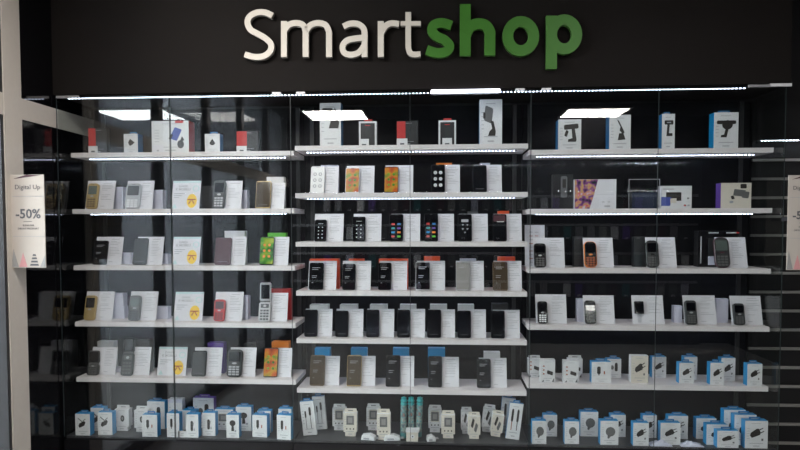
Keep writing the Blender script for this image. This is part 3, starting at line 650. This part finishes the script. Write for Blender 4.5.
for (b, k), lst in rows.items():
    LEAN = math.radians(-10 if (b, k) == (1, 4) else -14)
    sn = shelf_name(b, k)
    for i, it in enumerate(lst):
        if not it: continue
        st, x0, x1, yt, sty, desc = it
        only = sum(1 for q in lst if q and q[5] == desc) == 1
        lab = '%s, %s, %s' % (desc, ORD[i]+' phone' if i < 2 or True else '', sn)
        lab = '%s, %s from left, %s' % (desc, ORD[i] if i else 'leftmost', sn) if i else '%s, leftmost, %s' % (desc, sn)
        if st == 's':
            phone(b, k, x0, x1, yt, sty, lab) if yt < 0 or sty != 'black' or (b, k) != (2, 3) else None
            if (b, k) == (2, 3):                # the small square one sits high on its card, on a clip
                z = SHELVES[b][k]; a, c = foot_x(x0, x1, YP, z)
                t = empty('mini_phone', (a, YP+.013, z+.055), (LEAN, 0, 0)); w_ = c-a
                MB().prism(rr(0, 0, w_, w_*1.35, .004), 0, .008, 'black', ch=.001).build('body', t)
                MB().prism(rr(.004, .01, w_-.004, w_*1.35-.01, .002), -.0005, .0004, 'screen').build('screen', t)
                MB().box((w_*.3, .003, -.045), (w_*.7, .0055, .0), 'acrylic').build('stand', t)
                tag(t, lab, 'mini phone')
        elif st == 'key':
            kw = {}
            body = sty
            if sty == 'gold2': body = 'gold'; kw = dict(screen='screen', split=.50, keyc='gold')
            elif sty == 'gold': kw = dict(split=.56, keyc='bronze')
            elif sty == 'rug_orange': body = 'black'; kw = dict(accent='orange', rugged=True, keyc='brown_red', screen='screen')
            elif sty == 'rug': body = 'black_matte'; kw = dict(accent='black', rugged=True, keyc='grey', screen='screen')
            elif sty == 'rug_icons': body = 'black_matte'; kw = dict(accent='maroon', rugged=True, keyc='grey', screen='screen_lcd')
            elif sty == 'nokia': body = 'black'; kw = dict(keyc='white', screen='screen')
            elif sty == 'silver': kw = dict(screen='grey_dark', keyc='white', split=.52)
            elif sty == 'red': kw = dict(screen='maroon', keyc='maroon')
            elif sty == 'black': kw = dict(keyc='grey', screen='screen')
            elif sty == 'grey_dark': kw = dict(keyc='grey' if b else 'print_grey', screen='screen')
            elif sty == 'grey': kw = dict(keyc='grey_dark')
            keypad_phone(b, k, x0, x1, yt, body, lab, **kw)
        else:
            flip_phone(b, k, x0, x1, yt, {'silver': 302, 'grey_dark': 353, 'grey_dark2': 364}[sty], sty.rstrip('2'), lab, keyc={'silver': 'print_dark'}.get(sty, 'grey'))
for (b, k), lst in cards.items():
    LEAN = math.radians(-10 if (b, k) == (1, 4) else -14)
    for i, c in enumerate(lst):
        it = rows[(b, k)][i]
        if c[0] == 'P': card(b, k, *c[1:], 'promotional card with a bow tied yellow egg, '+shelf_name(b, k), promo=True)
        else: card(b, k, *c, 'white info card behind the %s, %s' % (it[5], shelf_name(b, k)) if sum(q is not None and q[5] == it[5] for q in lst and rows[(b, k)]) == 1 else 'white info card behind the %s smartphone from left, %s' % (ORD[i], shelf_name(b, k)))
# acrylic price stands between some goods are skipped where the photo shows none
def PB(b, k, *a, label='', **kw): pbox(b, k, *a, label=label+', '+shelf_name(b, k), **kw)
PB(0, 1, 113, 123, 187, 'lilac', label='pale lilac phone box right of first card')
PB(0, 1, 150, 163, 190, 'lilac', label='pale lilac phone box right of second card')
PB(0, 1, 239, 247, 190, 'lilac', label='pale lilac phone box right of fourth card')
PB(0, 1, 267, 284, 177, 'white', label='tall white phone box behind the last card')
PB(0, 1, 198, 215, 186, 'black_matte', label='black phone box right of the egg card')
PB(0, 2, 119, 131, 253, 'lilac', label='pale lilac phone box right of first card')
PB(0, 2, 160, 168, 254, 'lilac', label='pale lilac phone box right of second card')
PB(0, 2, 225, 245, 231, 'white', label='white phone box behind the maroon smartphone')
PB(0, 2, 268, 286, 233, 'green', label='green phone box behind the last card')
PB(0, 3, 111, 124.5, 306.5, 'lilac', label='white phone box, lower of the stacked pair')
zl = SHELVES[0][3]; zst = at(118, 306.5, .125).z
PB(0, 3, 111, 123.5, 293.5, 'lilac', label='white phone box, upper of the stacked pair', Z=zst+.001)
PB(0, 3, 154, 168, 307, 'lilac', label='pale lilac phone box right of second card')
zz = SHELVES[0][3]
for q in range(3):
    zt = at(244, 313-8.5*q, .125).z
    PB(0, 3, 238, 248, 313-8.5*q, 'lilac', label='flat lilac phone box, %s of three behind red phone' % ['lowest', 'middle', 'topmost'][q], Z=zz)
    zz = zt+.001
PB(0, 3, 270, 291, 289, 'red', label='red phone box behind the open flip phone')
PB(0, 4, 98, 114, 341.5, 'white', label='white phone box behind the first card')
PB(0, 4, 132, 150, 340, 'grey_dark', label='white lidded dark phone box behind second card')
PB(0, 4, 113, 127, 368, 'lilac', label='low lilac phone box left of open flip phone')
PB(0, 4, 208, 224, 343, 'purple', label='purple phone box behind the fourth card')
PB(0, 4, 244, 254, 344, 'black_matte', label='black phone box behind the fifth card')
PB(0, 4, 272, 289, 342, 'orange', label='orange phone box behind the last card')
PB(1, 1, 321, 338, 165, 'lilac', label='lilac phone box behind the first card')
PB(1, 1, 436, 452, 163, 'orange', label='orange phone box behind fourth card')
PB(1, 1, 480, 490, 163, 'lilac', label='narrow white phone box behind last card')
PB(1, 2, 468, 478, 211.5, 'grey', label='grey phone box behind fifth card')
PB(1, 2, 498, 509, 211, 'red_orange', label='orange phone box behind last card')
PB(1, 3, 310, 339, 259, 'red_orange', label='wide orange phone box behind first card')
PB(1, 3, 349, 364, 259, 'red_orange', label='narrow orange phone box behind second card')
PB(1, 3, 379, 408, 259, 'red_orange', label='wide orange phone box behind third card')
PB(1, 3, 424, 440, 256.5, 'red_orange', label='narrow orange phone box behind fourth card')
PB(1, 3, 460, 476, 259, 'lilac', label='white phone box behind fifth card')
PB(1, 3, 498, 515, 257, 'red_orange', label='narrow orange phone box behind last card')
for i, (x0, x1) in enumerate([(310, 328), (340, 357), (370, 387), (400, 416), (430, 447), (458, 474), (492, 508)]):
    PB(1, 4, x0, x1, 305 if i < 6 else 304, 'white' if i < 6 else 'black_matte', label='%s phone box behind the %s card' % ('white' if i < 6 else 'black', ORD[i]), depth=.06)
for i, (x0, x1) in enumerate([(315, 330), (351, 367), (393, 409), (428, 445), (484, 500)]):
    PB(1, 5, x0, x1, 348.5 if i < 4 else 352.5, 'blue_bright' if i < 4 else 'white', label='%s phone box behind the %s card' % ('bright blue' if i < 4 else 'white', ORD[i]))
PB(2, 2, 574, 584, 237, 'grey_dark', label='dark phone box behind the orange rugged phone')
PB(2, 2, 634, 646, 237, 'grey_dark', label='dark phone box behind the black rugged phone')
PB(2, 3, 577, 584, 299, 'lilac', label='pale phone box left of second card', depth=.04)
PB(2, 3, 674, 682, 306, 'lilac', label='low pale phone box left of fourth card', depth=.04)
PB(2, 3, 716, 728, 299, 'lilac', label='pale phone box left of last card', depth=.04)

# ---- top shelves
T = SHELVES
def S(b, k, *a, label='', **kw): return rbox('accessory_box', 'accessory box', label+', '+shelf_name(b, k), *a, None, T[b][k], **kw)
def redblack(b, x0, xm, x1, yt, xs, lab):
    t = S(b, 0, x0, x1, yt, front='grey_dark', side='black_matte', Y=.06, depth=.03, text=True, label=lab)
    z = T[b][0]; a, c = foot_x(x0, x1, .06, z); r0, r1 = foot_x(x0, xm, .06, z); h = at((x0+x1)/2, yt, .06).z-z
    MB().box((-.0005, -.001, h*.3), (r1-a, .0, h*.98), 'red').build('red_panel', t)
    MB().box((-.001, -.004, 0), (xs*(c-a), -.002, h*.30), 'white').box((xs*(c-a)*.3, -.0045, h*.06), (xs*(c-a)*.7, -.004, h*.12), 'print_dark').build('price_tag', t)
redblack(0, 89, 96, 107, 128, .5, 'red and clear grey accessory box at far left')
S(0, 0, 124, 138, 134, side='blue', top='blue', tab='blue', picture='heart', Y=.05, depth=.06, label='white box with blue side and heart picture')
lg = S(0, 0, 152, 189, 121, side='red', picture='phoneholder', Y=.05, depth=.08, label='large white box picturing a blue phone in holder')
a, c = foot_x(152, 189, .05, T[0][0]); h = at(170, 121, .05).z-T[0][0]
MB().box(((c-a)*.64, -.001, h*.93), ((c-a)*.86, 0, h), 'red').build('brand_label', lg)
MB().box((.006, -.003, 0), (.065, -.0015, h*.25), 'card').box((.028, -.0036, h*.05), (.04, -.003, h*.10), 'print_grey').build('price_tag', lg)
S(0, 0, 205, 220, 134, side='blue', top='blue', tab='blue', picture='drop', Y=.05, depth=.05, label='white box with blue tab and drop picture')
redblack(0, 237, 247, 258, 131, .47, 'red and black accessory box with white price tag')
tb = S(1, 0, 320, 341, 103, side='blue', picture='mount_big', Y=.06, depth=.07, label='tall white box picturing a car mount, leftmost')
def framed(x0, x1, yt, tx, lab):
    t = S(1, 0, x0, x1, yt, front='white', side='white', Y=.06, depth=.04, text=False, label=lab)
    z = T[1][0]; a, c = foot_x(x0, x1, .06, z); w_ = c-a; h = at((x0+x1)/2, yt, .06).z-z
    MB().box((w_*.10, -.001, .001), (w_*.90, 0, h*.93), 'black_matte').prism(ell(w_*.55, h*.55, w_*.2, h*.2, 14), -.0015, -.001, 'grey_dark').box((w_*.35, -.0015, h*.82), (w_*.65, -.001, h*.85), 'red').build('window_print', t)
    MB().prism(rr(w_*.28, h, w_*.74, h+.014, .003, 2), .02, .0215, 'red').build('hang_tab', t)
    MB().box((w_*tx, -.004, 0), (w_*(tx+.55), -.002, h*.30), 'white').box((w_*(tx+.15), -.0045, h*.05), (w_*(tx+.4), -.004, h*.10), 'print_dark').build('price_tag', t)
framed(359, 376.5, 121.5, .02, 'black fronted box in white frame with red tab')
redblack(1, 397, 405.5, 418, 121, .5, 'red and black accessory box near the centre')
framed(438.5, 456, 120.5, .22, 'second black fronted box in white frame')
S(1, 0, 479.5, 502, 99.5, side='blue', picture='mount_s', Y=.05, depth=.07, label='tallest white box picturing a phone mount, rightmost')
S(2, 0, 558, 581, 119.5, side='blue', picture='mount_claw', Y=.05, depth=.07, label='white box picturing a claw mount, leftmost')
S(2, 0, 609, 630.5, 115, side='blue', picture='mount_thin', Y=.05, depth=.07, label='white box picturing a thin mount')
S(2, 0, 661.5, 674.5, 114, side='blue', tab='blue', picture='tool', Y=.05, depth=.05, label='narrow white box picturing a dark clamp')
S(2, 0, 713.5, 738, 112.5, side='blue_bright', tab='blue', picture='tool2', Y=.05, depth=.06, label='wide white box picturing a dark clip, rightmost')
# ---- right case, second shelf
bb = S(2, 1, 553, 573, 174.5, front='void_black', side='void_black', Y=.08, depth=.06, text=False, label='black box with a slim phone picture')
a, c = foot_x(553, 573, .08, T[2][1]); w_ = c-a
MB().prism(rr(w_*.38, .06, w_*.70, .17, .008), -.001, 0, 'grey').prism(rr(w_*.46, .11, w_*.64, .155, .004), -.0015, -.001, 'picture_dark').build('product_picture', bb)
cb_ = S(2, 1, 574.5, 616, 179.5, front='card', side='white', Y=.06, depth=.05, text=False, label='box with colourful photo collage and white panel')
a, c = foot_x(574.5, 616, .06, T[2][1]); w_ = c-a; h = at(595, 179.5, .06).z-T[2][1]
MB().prism([(.001, .001), (w_*.36, .001), (w_*.46, h*.45), (w_*.56, h-.001), (.001, h-.001)], -.0012, 0, 'photo_collage').build('photo_print', cb_)
MB().box((w_*.66, -.0008, h*.22), (w_*.72, 0, h*.25), 'print_grey').box((w_*.8, -.0008, h*.22), (w_*.86, 0, h*.25), 'print_grey').box((w_*.72, -.0008, h*.06), (w_*.86, 0, h*.12), 'print_grey').box((w_*.55, -.0008, h*.48), (w_*.95, 0, h*.485), 'print_light').build('printed_text', cb_)
def acrylic_stand(b, k, x0, x1, yt, lab):
    z = T[b][k]; Y = .05; a, c = foot_x(x0, x1, Y, z); w_ = c-a; h = at((x0+x1)/2, yt, Y).z-z; dd = .09
    t = empty('acrylic_display_stand', (a, Y, z+.0006))
    MB().box((0, 0, h-.003), (w_, dd, h), 'acrylic').build('top_panel', t)
    MB().box((0, 0, 0), (.003, dd, h-.003), 'acrylic').build('side_panel', t); MB().box((w_-.003, 0, 0), (w_, dd, h-.003), 'acrylic').build('side_panel', t)
    MB().box((0, -.001, h-.003), (w_, 0, h-.001), 'print_grey').box((0, -.001, 0), (.002, 0, h-.003), 'print_grey').box((w_-.002, -.001, 0), (w_, 0, h-.003), 'print_grey').build('polished_edge', t)
    tag(t, lab+', '+shelf_name(b, k), 'display stand')
acrylic_stand(2, 1, 628.5, 659.5, 179, 'clear acrylic display stand')
S(2, 1, 632, 658, 192.5, front='navy', side='black_matte', Y=.16, depth=.05, text=False, label='low dark blue box behind the acrylic stand')
tb = S(2, 1, 661, 691.5, 186, front='white', side='white', Y=.06, depth=.06, picture='tablet', text=False, label='white box picturing a dark tablet')
a, c = foot_x(661, 691.5, .06, T[2][1]); h = at(676, 186, .06).z-T[2][1]
MB().box(((c-a)*.06, -.0008, h*.84), ((c-a)*.42, 0, h*.88), 'print_grey').build('heading_print', tb)
S(2, 1, 720.5, 751, 183, front='cream', side='purple', Y=.05, depth=.06, picture='camera', text=False, label='white box with purple side picturing a camera')
# ---- right case, third shelf, tall card and dark boxes
zc = T[2][2]; a, c = foot_x(525, 545, .12, zc); w_ = c-a; h = at(535, 225, .12).z-zc
t = empty('price_list_card', (a, .12, zc+.0008), (math.radians(-6), 0, 0))
MB().box((0, 0, 0), (w_, .002, h), 'card').build('panel', t)
g = MB()
for q in range(9):
    for x in (.22, .5): g.box((w_*x, -.0006, h*(.1+q*.09)), (w_*(x+.18), 0, h*(.115+q*.09)), 'brown_red' if q % 2 else 'print_grey')
g.build('printed_table', t)
tag(t, 'tall white price list card behind the first card, third shelf, right case', 'price list card')
db = S(2, 2, 698, 738, 231, front='black', side='black_matte', Y=.13, depth=.06, text=False, label='large black box behind the last rugged phone')
a, c = foot_x(698, 738, .13, zc); h = at(718, 231, .13).z-zc
MB().box((.01, -.0008, h*.1), (.016, 0, h*.85), 'print_grey').box((.05, -.0008, h*.93), (.10, 0, h*.965), 'icon_white').box((.14, -.0008, h*.93), (.19, 0, h*.965), 'icon_white').box((.19, -.0008, h*.93), (.205, 0, h*.965), 'red').box((.05, -.0008, .01), (.12, 0, h*.3), 'lilac').box((.05, -.0008, h*.3), (.12, 0, h*.8), 'grey_dark').build('printed_text', db)
# ---- right case, lowest shelf of accessory boxes
z5 = T[2][4]
def acc(lab, x0, x1, yt, yb, Z, **kw):
    kw.setdefault('side', 'blue_bright'); kw.setdefault('top', 'blue_bright')
    if kw.get('side') == 'blue_bright': kw.setdefault('tab', 'blue'); kw.setdefault('toppx', 4)
    elif kw['side'] == 'white': kw['top'] = 'white'
    return rbox('accessory_box', 'accessory box', lab, x0, x1, yt, yb, Z, group=kw.pop('grp', 'small accessory boxes'), **kw)
sn = ', lowest shelf, right case'
acc('white hang tab box at the very left, rear'+sn, 528, 541, 356, 377.5, z5, side='white', stepped=True, picture='icons')
acc('cream box in front of the leftmost one'+sn, 540.5, 555, 360, 382.5, z5, side='white', picture='icons')
acc('white hang tab box, rear of second pair'+sn, 568, 582.5, 356, 378, z5, side='white', stepped=True, picture='icons')
acc('cream box, front of second pair'+sn, 563.5, 578.5, 361, 383, z5, side='white', picture='icons')
acc('blue topped box with two adapters pictured, rear'+sn, 607, 621, 355, 378, z5, picture='twin')
acc('wide blue topped box picturing a small speaker'+sn, 591.5, 611, 358, 383, z5, picture='usb')
acc('cream box picturing a flat dark adapter'+sn, 631, 648, 356, 383, z5, side='white', front='cream', picture='charger')
acc('blue topped box right of the cream adapter box'+sn, 652, 666, 353, 378, z5, picture='charger')
acc('blue topped charger box, rear of pair right of glass seam'+sn, 684, 697, 353, 380, z5, picture='charger')
acc('blue topped charger box, front of pair right of glass seam'+sn, 679, 694, 359, 383.5, z5, picture='charger')
acc('blue topped charger box, rear of last pair'+sn, 721, 735, 354, 381, z5, picture='charger')
acc('blue topped charger box, front of last pair'+sn, 710, 724, 359, 385, z5, picture='charger')
acc('blue topped charger box standing alone at right end'+sn, 747, 762, 360, 386, z5, picture='charger')
# ---- floors of the cases
bz = BASEZ
n = ', floor of left case'
acc('leftmost blue topped charger cable box'+n, 75.6, 90.3, 410, 437, bz, picture='charger_cable')
acc('blue topped box behind the two leftmost charger boxes'+n, 91, 104, 404, 431, bz, picture='charger_cable')
acc('second front blue topped charger cable box'+n, 98, 112.5, 408.5, 435, bz, picture='charger_cable')
acc('white hang tab box with a round picture'+n, 115, 129, 406, 431, bz, side='white', stepped=True, picture='lens')
acc('white hang tab box half hidden by a taller box'+n, 134.5, 148, 407, 432, bz, side='white', stepped=True, picture='lens')
acc('tall blue topped box with two pictured adapters, rear'+n, 147.5, 165, 397.5, 429, bz, picture='twin')
acc('blue topped box picturing an adapter and red plug'+n, 142.3, 157.5, 411, 437, bz, picture='usb')
acc('white box with pink band at the glass seam'+n, 168.3, 182.5, 399.5, 428, bz, side='white', front='white', band=(.12, 'lilac'))
acc('blue topped box just left of the glass seam, front'+n, 167, 179.5, 409.5, 438, bz, picture='usb')
acc('blue topped box, rear, right of the glass seam'+n, 182.5, 196.5, 406.5, 430, bz, picture='stem')
acc('blue topped car holder box, first right of seam'+n, 186, 198.5, 410.5, 439, bz, picture='stem')
acc('tall white box with purple top'+n, 193.5, 214, 398, 428, bz, side='purple', top='purple', tab='purple', picture='twin')
acc('blue topped car holder box before the purple topped one'+n, 202.5, 215.5, 409, 436, bz, picture='stem')
acc('wide blue topped box picturing a square device'+n, 215, 233, 405.5, 430, bz, picture='display')
acc('blue topped holder box before the wide one'+n, 226.5, 239, 411, 438, bz, picture='holder')
acc('blue topped box behind the last holder box'+n, 236, 251.5, 403, 431, bz, picture='holder')
acc('blue topped box picturing a tall adapter, rear'+n, 257.5, 271, 407, 433, bz, picture='usb')
acc('blue topped box picturing a tall adapter, front'+n, 252.5, 267.5, 411, 437, bz, picture='usb', yaw=-6)
acc('blue topped box, rear at the right end'+n, 278.5, 291.5, 405, 432, bz, picture='usb')
acc('blue topped box, front at the right end'+n, 277, 291.5, 411, 440, bz, picture='usb', yaw=-8)
n = ', floor of middle case'
def cable_pack(x0, x1, yt, yb, tilt, pics, lab):
    return rbox('cable_pack', 'cable pack', lab+n, x0, x1, yt, yb, bz, front='white', side='blue' if pics == 'darkcable' else 'white', top='blue', tab='blue', picture=pics, depth=.022, tilt=tilt, group='slim cable packs')
cable_pack(315, 327, 397, 430, -5, 'cable', 'slim white cable pack, rear, left end')
cable_pack(303.5, 317, 402, 436, -6, 'cable', 'slim white cable pack, front, left end')
def dev(x0, x1, yt, yb, lab, front='cream', picture='display', tilt=0):
    rbox('gadget_box', 'gadget box', lab+n, x0, x1, yt, yb, bz, front=front, side='white', stepped=True, picture=picture, depth=.04, tilt=tilt, group='small hang tab gadget boxes')
dev(332.5, 345.5, 405, 430.5, 'white display box, rear of first pair', 'white')
dev(343.5, 357, 409.5, 436.5, 'cream display box, front of first pair')
dev(366.5, 380, 404.5, 430.5, 'white display box, rear of second pair', 'white')
dev(376.8, 390.3, 410, 440, 'cream display box, front of second pair')
dev(428.3, 441.6, 406, 432.5, 'white display box, rear of third pair', 'white')
dev(441.3, 455, 411.5, 438.5, 'cream display box, front of third pair')
dev(461, 472, 408, 434, 'white plug box, rear of fourth pair', 'white', 'plugs')
dev(467.8, 480.4, 413, 439, 'cream plug box, front of fourth pair', 'cream', 'plugs')
dev(481, 493, 406, 433, 'white twin plug box, tilted, rear', 'white', 'plugs', 7)
dev(489.5, 501.5, 412, 437.5, 'cream twin plug box, tilted, front', 'cream', 'plugs', 8)
cable_pack(499, 512.5, 398.5, 434, 5, 'darkcable', 'slim dark cable pack, rear, right end')
cable_pack(505.5, 519, 404, 440, 7, 'darkcable', 'slim dark cable pack, front, right end')
# teal capped tubes
for i, x in enumerate((403.3, 411.2, 418.6)):
    p = on(x, 438-.5*i, bz); ht_ = at(x, 397, p.y).z-bz; r0 = .0165
    t = empty('teal_capped_tube', (p.x, p.y, bz+.0006), (0, math.radians((1, 0, 2)[i]), 0))
    def lathe(prof, m, seg=16):
        vs = []; fs = []
        for r, z in prof:
            vs += [(r*math.cos(2*math.pi*s/seg), r*math.sin(2*math.pi*s/seg), z) for s in range(seg)]
        for j in range(len(prof)-1):
            for s in range(seg): fs.append((j*seg+s, j*seg+(s+1) % seg, (j+1)*seg+(s+1) % seg, (j+1)*seg+s))
        fs += [tuple(range(seg-1, -1, -1)), tuple(range((len(prof)-1)*seg, len(prof)*seg))]
        return MB().add(vs, fs, m)
    lathe([(r0*.8, 0), (r0, .006), (r0, ht_*.78), (r0*.85, ht_*.80)], 'pack_print').build('tube', t)
    lathe([(r0*.85, ht_*.80), (r0*1.1, ht_*.83), (r0*.8, ht_*.87), (r0*1.15, ht_*.91), (r0*.7, ht_*.95), (r0*.9, ht_*.98), (r0*.4, ht_)], 'teal').build('cap', t)
    lathe([(r0*1.02, .004), (r0*1.02, .03)], 'teal_dark').build('foot_band', t)
    tag(t, '%s of the three slim patterned tubes with teal caps' % ['leftmost', 'middle', 'rightmost'][i], 'tube', 'teal capped patterned tubes')
# white plugs and adapters lying on the floor of the middle case
def adapter(x, y, w_, lab, yaw):
    p = on(x, y, bz); p.y = max(p.y, YG+.03)
    t = empty('plug_adapter', (p.x, p.y+.01, bz+.0006), (0, 0, math.radians(yaw)))
    MB().prism([(-w_/2, 0), (w_/2, 0), (w_/2*.9, .018), (w_*.1, .030), (-w_/2*.85, .024)], -.02, .02, 'white', ch=.003).build('housing', t)
    MB().box((w_/2, -.008, .008), (w_/2+.016, -.005, .014), 'silver').box((w_/2, .005, .008), (w_/2+.016, .008, .014), 'silver').build('prong', t)
    MB().prism(rr(-w_*.3, .006, w_*.1, .014, .002, 2), -.0205, -.0198, 'print_light').build('socket', t)
    tag(t, lab, 'plug adapter')
adapter(367.5, 443, .075, 'white plug adapter lying left on floor of middle case', -8)
adapter(391.5, 443, .085, 'white plug adapter lying right of the other adapter', 6)
adapter(431, 442, .045, 'tiny white adapter lying right of the teal tubes', 12)
p = on(412, 449, bz); p.y = max(p.y, YG+.02)
t = empty('wall_socket_box', (p.x-.034, p.y, bz+.0006))
MB().box((0, 0, 0), (.060, .04, .048), 'cream').build('carton', t); MB().box((-.003, -.002, .048), (.066, .042, .060), 'white').build('lid', t)
MB().prism(ell(.032, .026, .010, .010, 14), -.001, 0, 'white').prism(ell(.032, .026, .004, .004, 8), -.0015, -.001, 'print_dark').build('product_picture', t)
tag(t, 'small cream socket box with white lid before teal tubes', 'gadget box')
n = ', floor of right case'
acc('leftmost blue topped box with grey round picture'+n, 532, 546.3, 417, 444, bz, picture='round')
acc('blue topped box behind the leftmost box'+n, 543.3, 557, 411, 436.5, bz, picture='round')
acc('third front blue topped box with round picture'+n, 564.5, 579, 417.5, 444, bz, picture='round')
acc('large blue topped box with round picture, rear'+n, 580.3, 598, 408, 436.5, bz, picture='round')
acc('blue topped adapter box behind the large front one'+n, 610.5, 625.5, 411, 437, bz, picture='charger')
acc('large blue topped box with round picture, front'+n, 600.2, 618.3, 417, 445, bz, picture='round')
acc('blue topped charger box behind, left of glass seam'+n, 642.5, 656.5, 411.5, 438, bz, picture='charger')
acc('blue topped charger box in front, left of glass seam'+n, 633, 648.7, 419, 446, bz, picture='charger')
acc('blue topped charger box behind, right of glass seam'+n, 668, 687.7, 412, 439, bz, picture='charger')
acc('blue topped charger box in front, right of glass seam'+n, 660.3, 680.3, 419, 445, bz, picture='charger')
acc('blue topped charger box, rearmost of three stepped ones'+n, 696, 716, 414.5, 439, bz, picture='charger')
acc('blue topped charger box, middle of three stepped ones'+n, 706.3, 727, 420.5, 445, bz, picture='charger')
acc('blue topped charger box, foremost of three stepped ones'+n, 717, 738.5, 427, 451, bz, picture='charger')
acc('tall blue topped charger box, rearmost at the end'+n, 723.5, 745, 406, 443, bz, Y=.033, picture='charger')
acc('tall blue topped charger box, middle at the end'+n, 734, 756, 411, 450, bz, Y=-.013, picture='charger')
acc('tall blue topped charger box, foremost at the end'+n, 744.7, 767.5, 417, 456, bz, Y=-.0585, picture='charger')
for x, lab in ((664, 'crumpled clear plastic bag of white plugs, left one'), (695, 'crumpled clear plastic bag of white plugs, right one')):
    p = on(x, 449, bz); rnd = random.Random(x); vs = []; fs = []; nx, ny = 9, 6; ww = .11
    p.y = YG+.018
    for j in range(ny):
        for i in range(nx):
            u, v = i/(nx-1), j/(ny-1); e = math.sin(math.pi*u)*math.sin(math.pi*v)
            vs.append((ww*(u-.5)+rnd.uniform(-.003, .003), .06*v, .001+.014*e+rnd.uniform(0, .016)*e))
    for j in range(ny-1):
        for i in range(nx-1): q = j*nx+i; fs.append((q, q+1, q+nx+1, q+nx))
    k0 = len(vs); vs += [(v[0], v[1], 0) for v in vs]
    fs += [tuple(k0+q for q in f[::-1]) for f in fs[:]]
    rim = [i for i in range(nx)]+[j*nx+nx-1 for j in range(1, ny)]+[(ny-1)*nx+i for i in range(nx-2, -1, -1)]+[j*nx for j in range(ny-2, 0, -1)]
    for q in range(len(rim)): a, b2 = rim[q], rim[(q+1) % len(rim)]; fs.append((a, k0+a, k0+b2, b2))
    o = MB().add(vs, fs, 'lilac').build('plastic_bag', None, (p.x, p.y, bz+.0006)); tag(o, lab, 'plastic bag')
# small white price tag before the seam box
p = on(175, 443, bz); t = empty('price_tag_stand', (p.x-.02, max(p.y, YG+.016), bz+.0006))
MB().box((0, 0, 0), (.042, .002, .034), 'white').build('panel', t); MB().box((.012, -.0006, .008), (.03, 0, .012), 'print_grey').box((.016, -.0006, .018), (.03, 0, .022), 'print_grey').build('price_print', t)
tag(t, 'small white price tag standing at the left glass seam', 'price tag')

# ------------------------------------------------------------------ opposite wall with hanging phone cases, seen in the glass
ow = empty('gondola_wall', (0, FRONT+.1, 0))
MB().box((0.0, 0, 0), (5.2, .03, 2.3), 'black_matte').box((.1, .03, 1.935), (5.1, .11, 1.945), 'black_matte').build('board', ow)
rails = [.62, .98, 1.34, 1.70]
for z in rails: MB().box((0.05, .03, z+.155), (5.15, .06, z+.185), 'silver').build('hook_rail', ow)
tag(ow, 'black accessory wall across the aisle, mirrored in the glass', 'accessory wall')
led_strip(1.9, 5.0, .05, 2.27, 'led_dim', ow, 'led_tape', pitch=.05); led_strip(.2, 5.0, .09, 1.93, 'led_dim', ow, 'led_tape', pitch=.05)
cols = ['grey', 'maroon', 'silver', 'grey_dark', 'screen_grey', 'purple', 'lilac', 'grey', 'teal_dark', 'silver', 'maroon', 'white', 'grey']
packs = {}
for r_, z in enumerate(rails):
    for i in range(32):
        x = .5+i*.145; m = cols[(i*7+r_*5+i//3) % len(cols)]
        y = FRONT+.18
        if m not in packs:
            o = MB().prism(rr(-.045, -.012, .045, .15, .006), 0, .012, m).build('phone_case_pack', None, (x, y, z), (0, 0, math.pi))
            MB().box((-.02, -.001, -.006), (.02, 0, .012), 'card').build('price_print', o); packs[m] = o
        else:
            o = packs[m].copy(); COL.objects.link(o); o.location = (x, y, z)
            for ch in packs[m].children:
                c_ = ch.copy(); COL.objects.link(c_); c_.parent = o
        if 'label' not in o: pass
        o['label'] = 'phone case pack hanging on the wall across the aisle'; o['category'] = 'phone case pack'; o['group'] = 'phone case packs across the aisle'
# pink advertising box in the hall outside
p = onx(2, 372, -4.5)
t = MB().box((-4.9, -1.2, 0), (-4.2, 0.1, .95), 'magenta').build('advertising_counter'); tag(t, 'magenta counter in the hall at the left edge', 'counter')
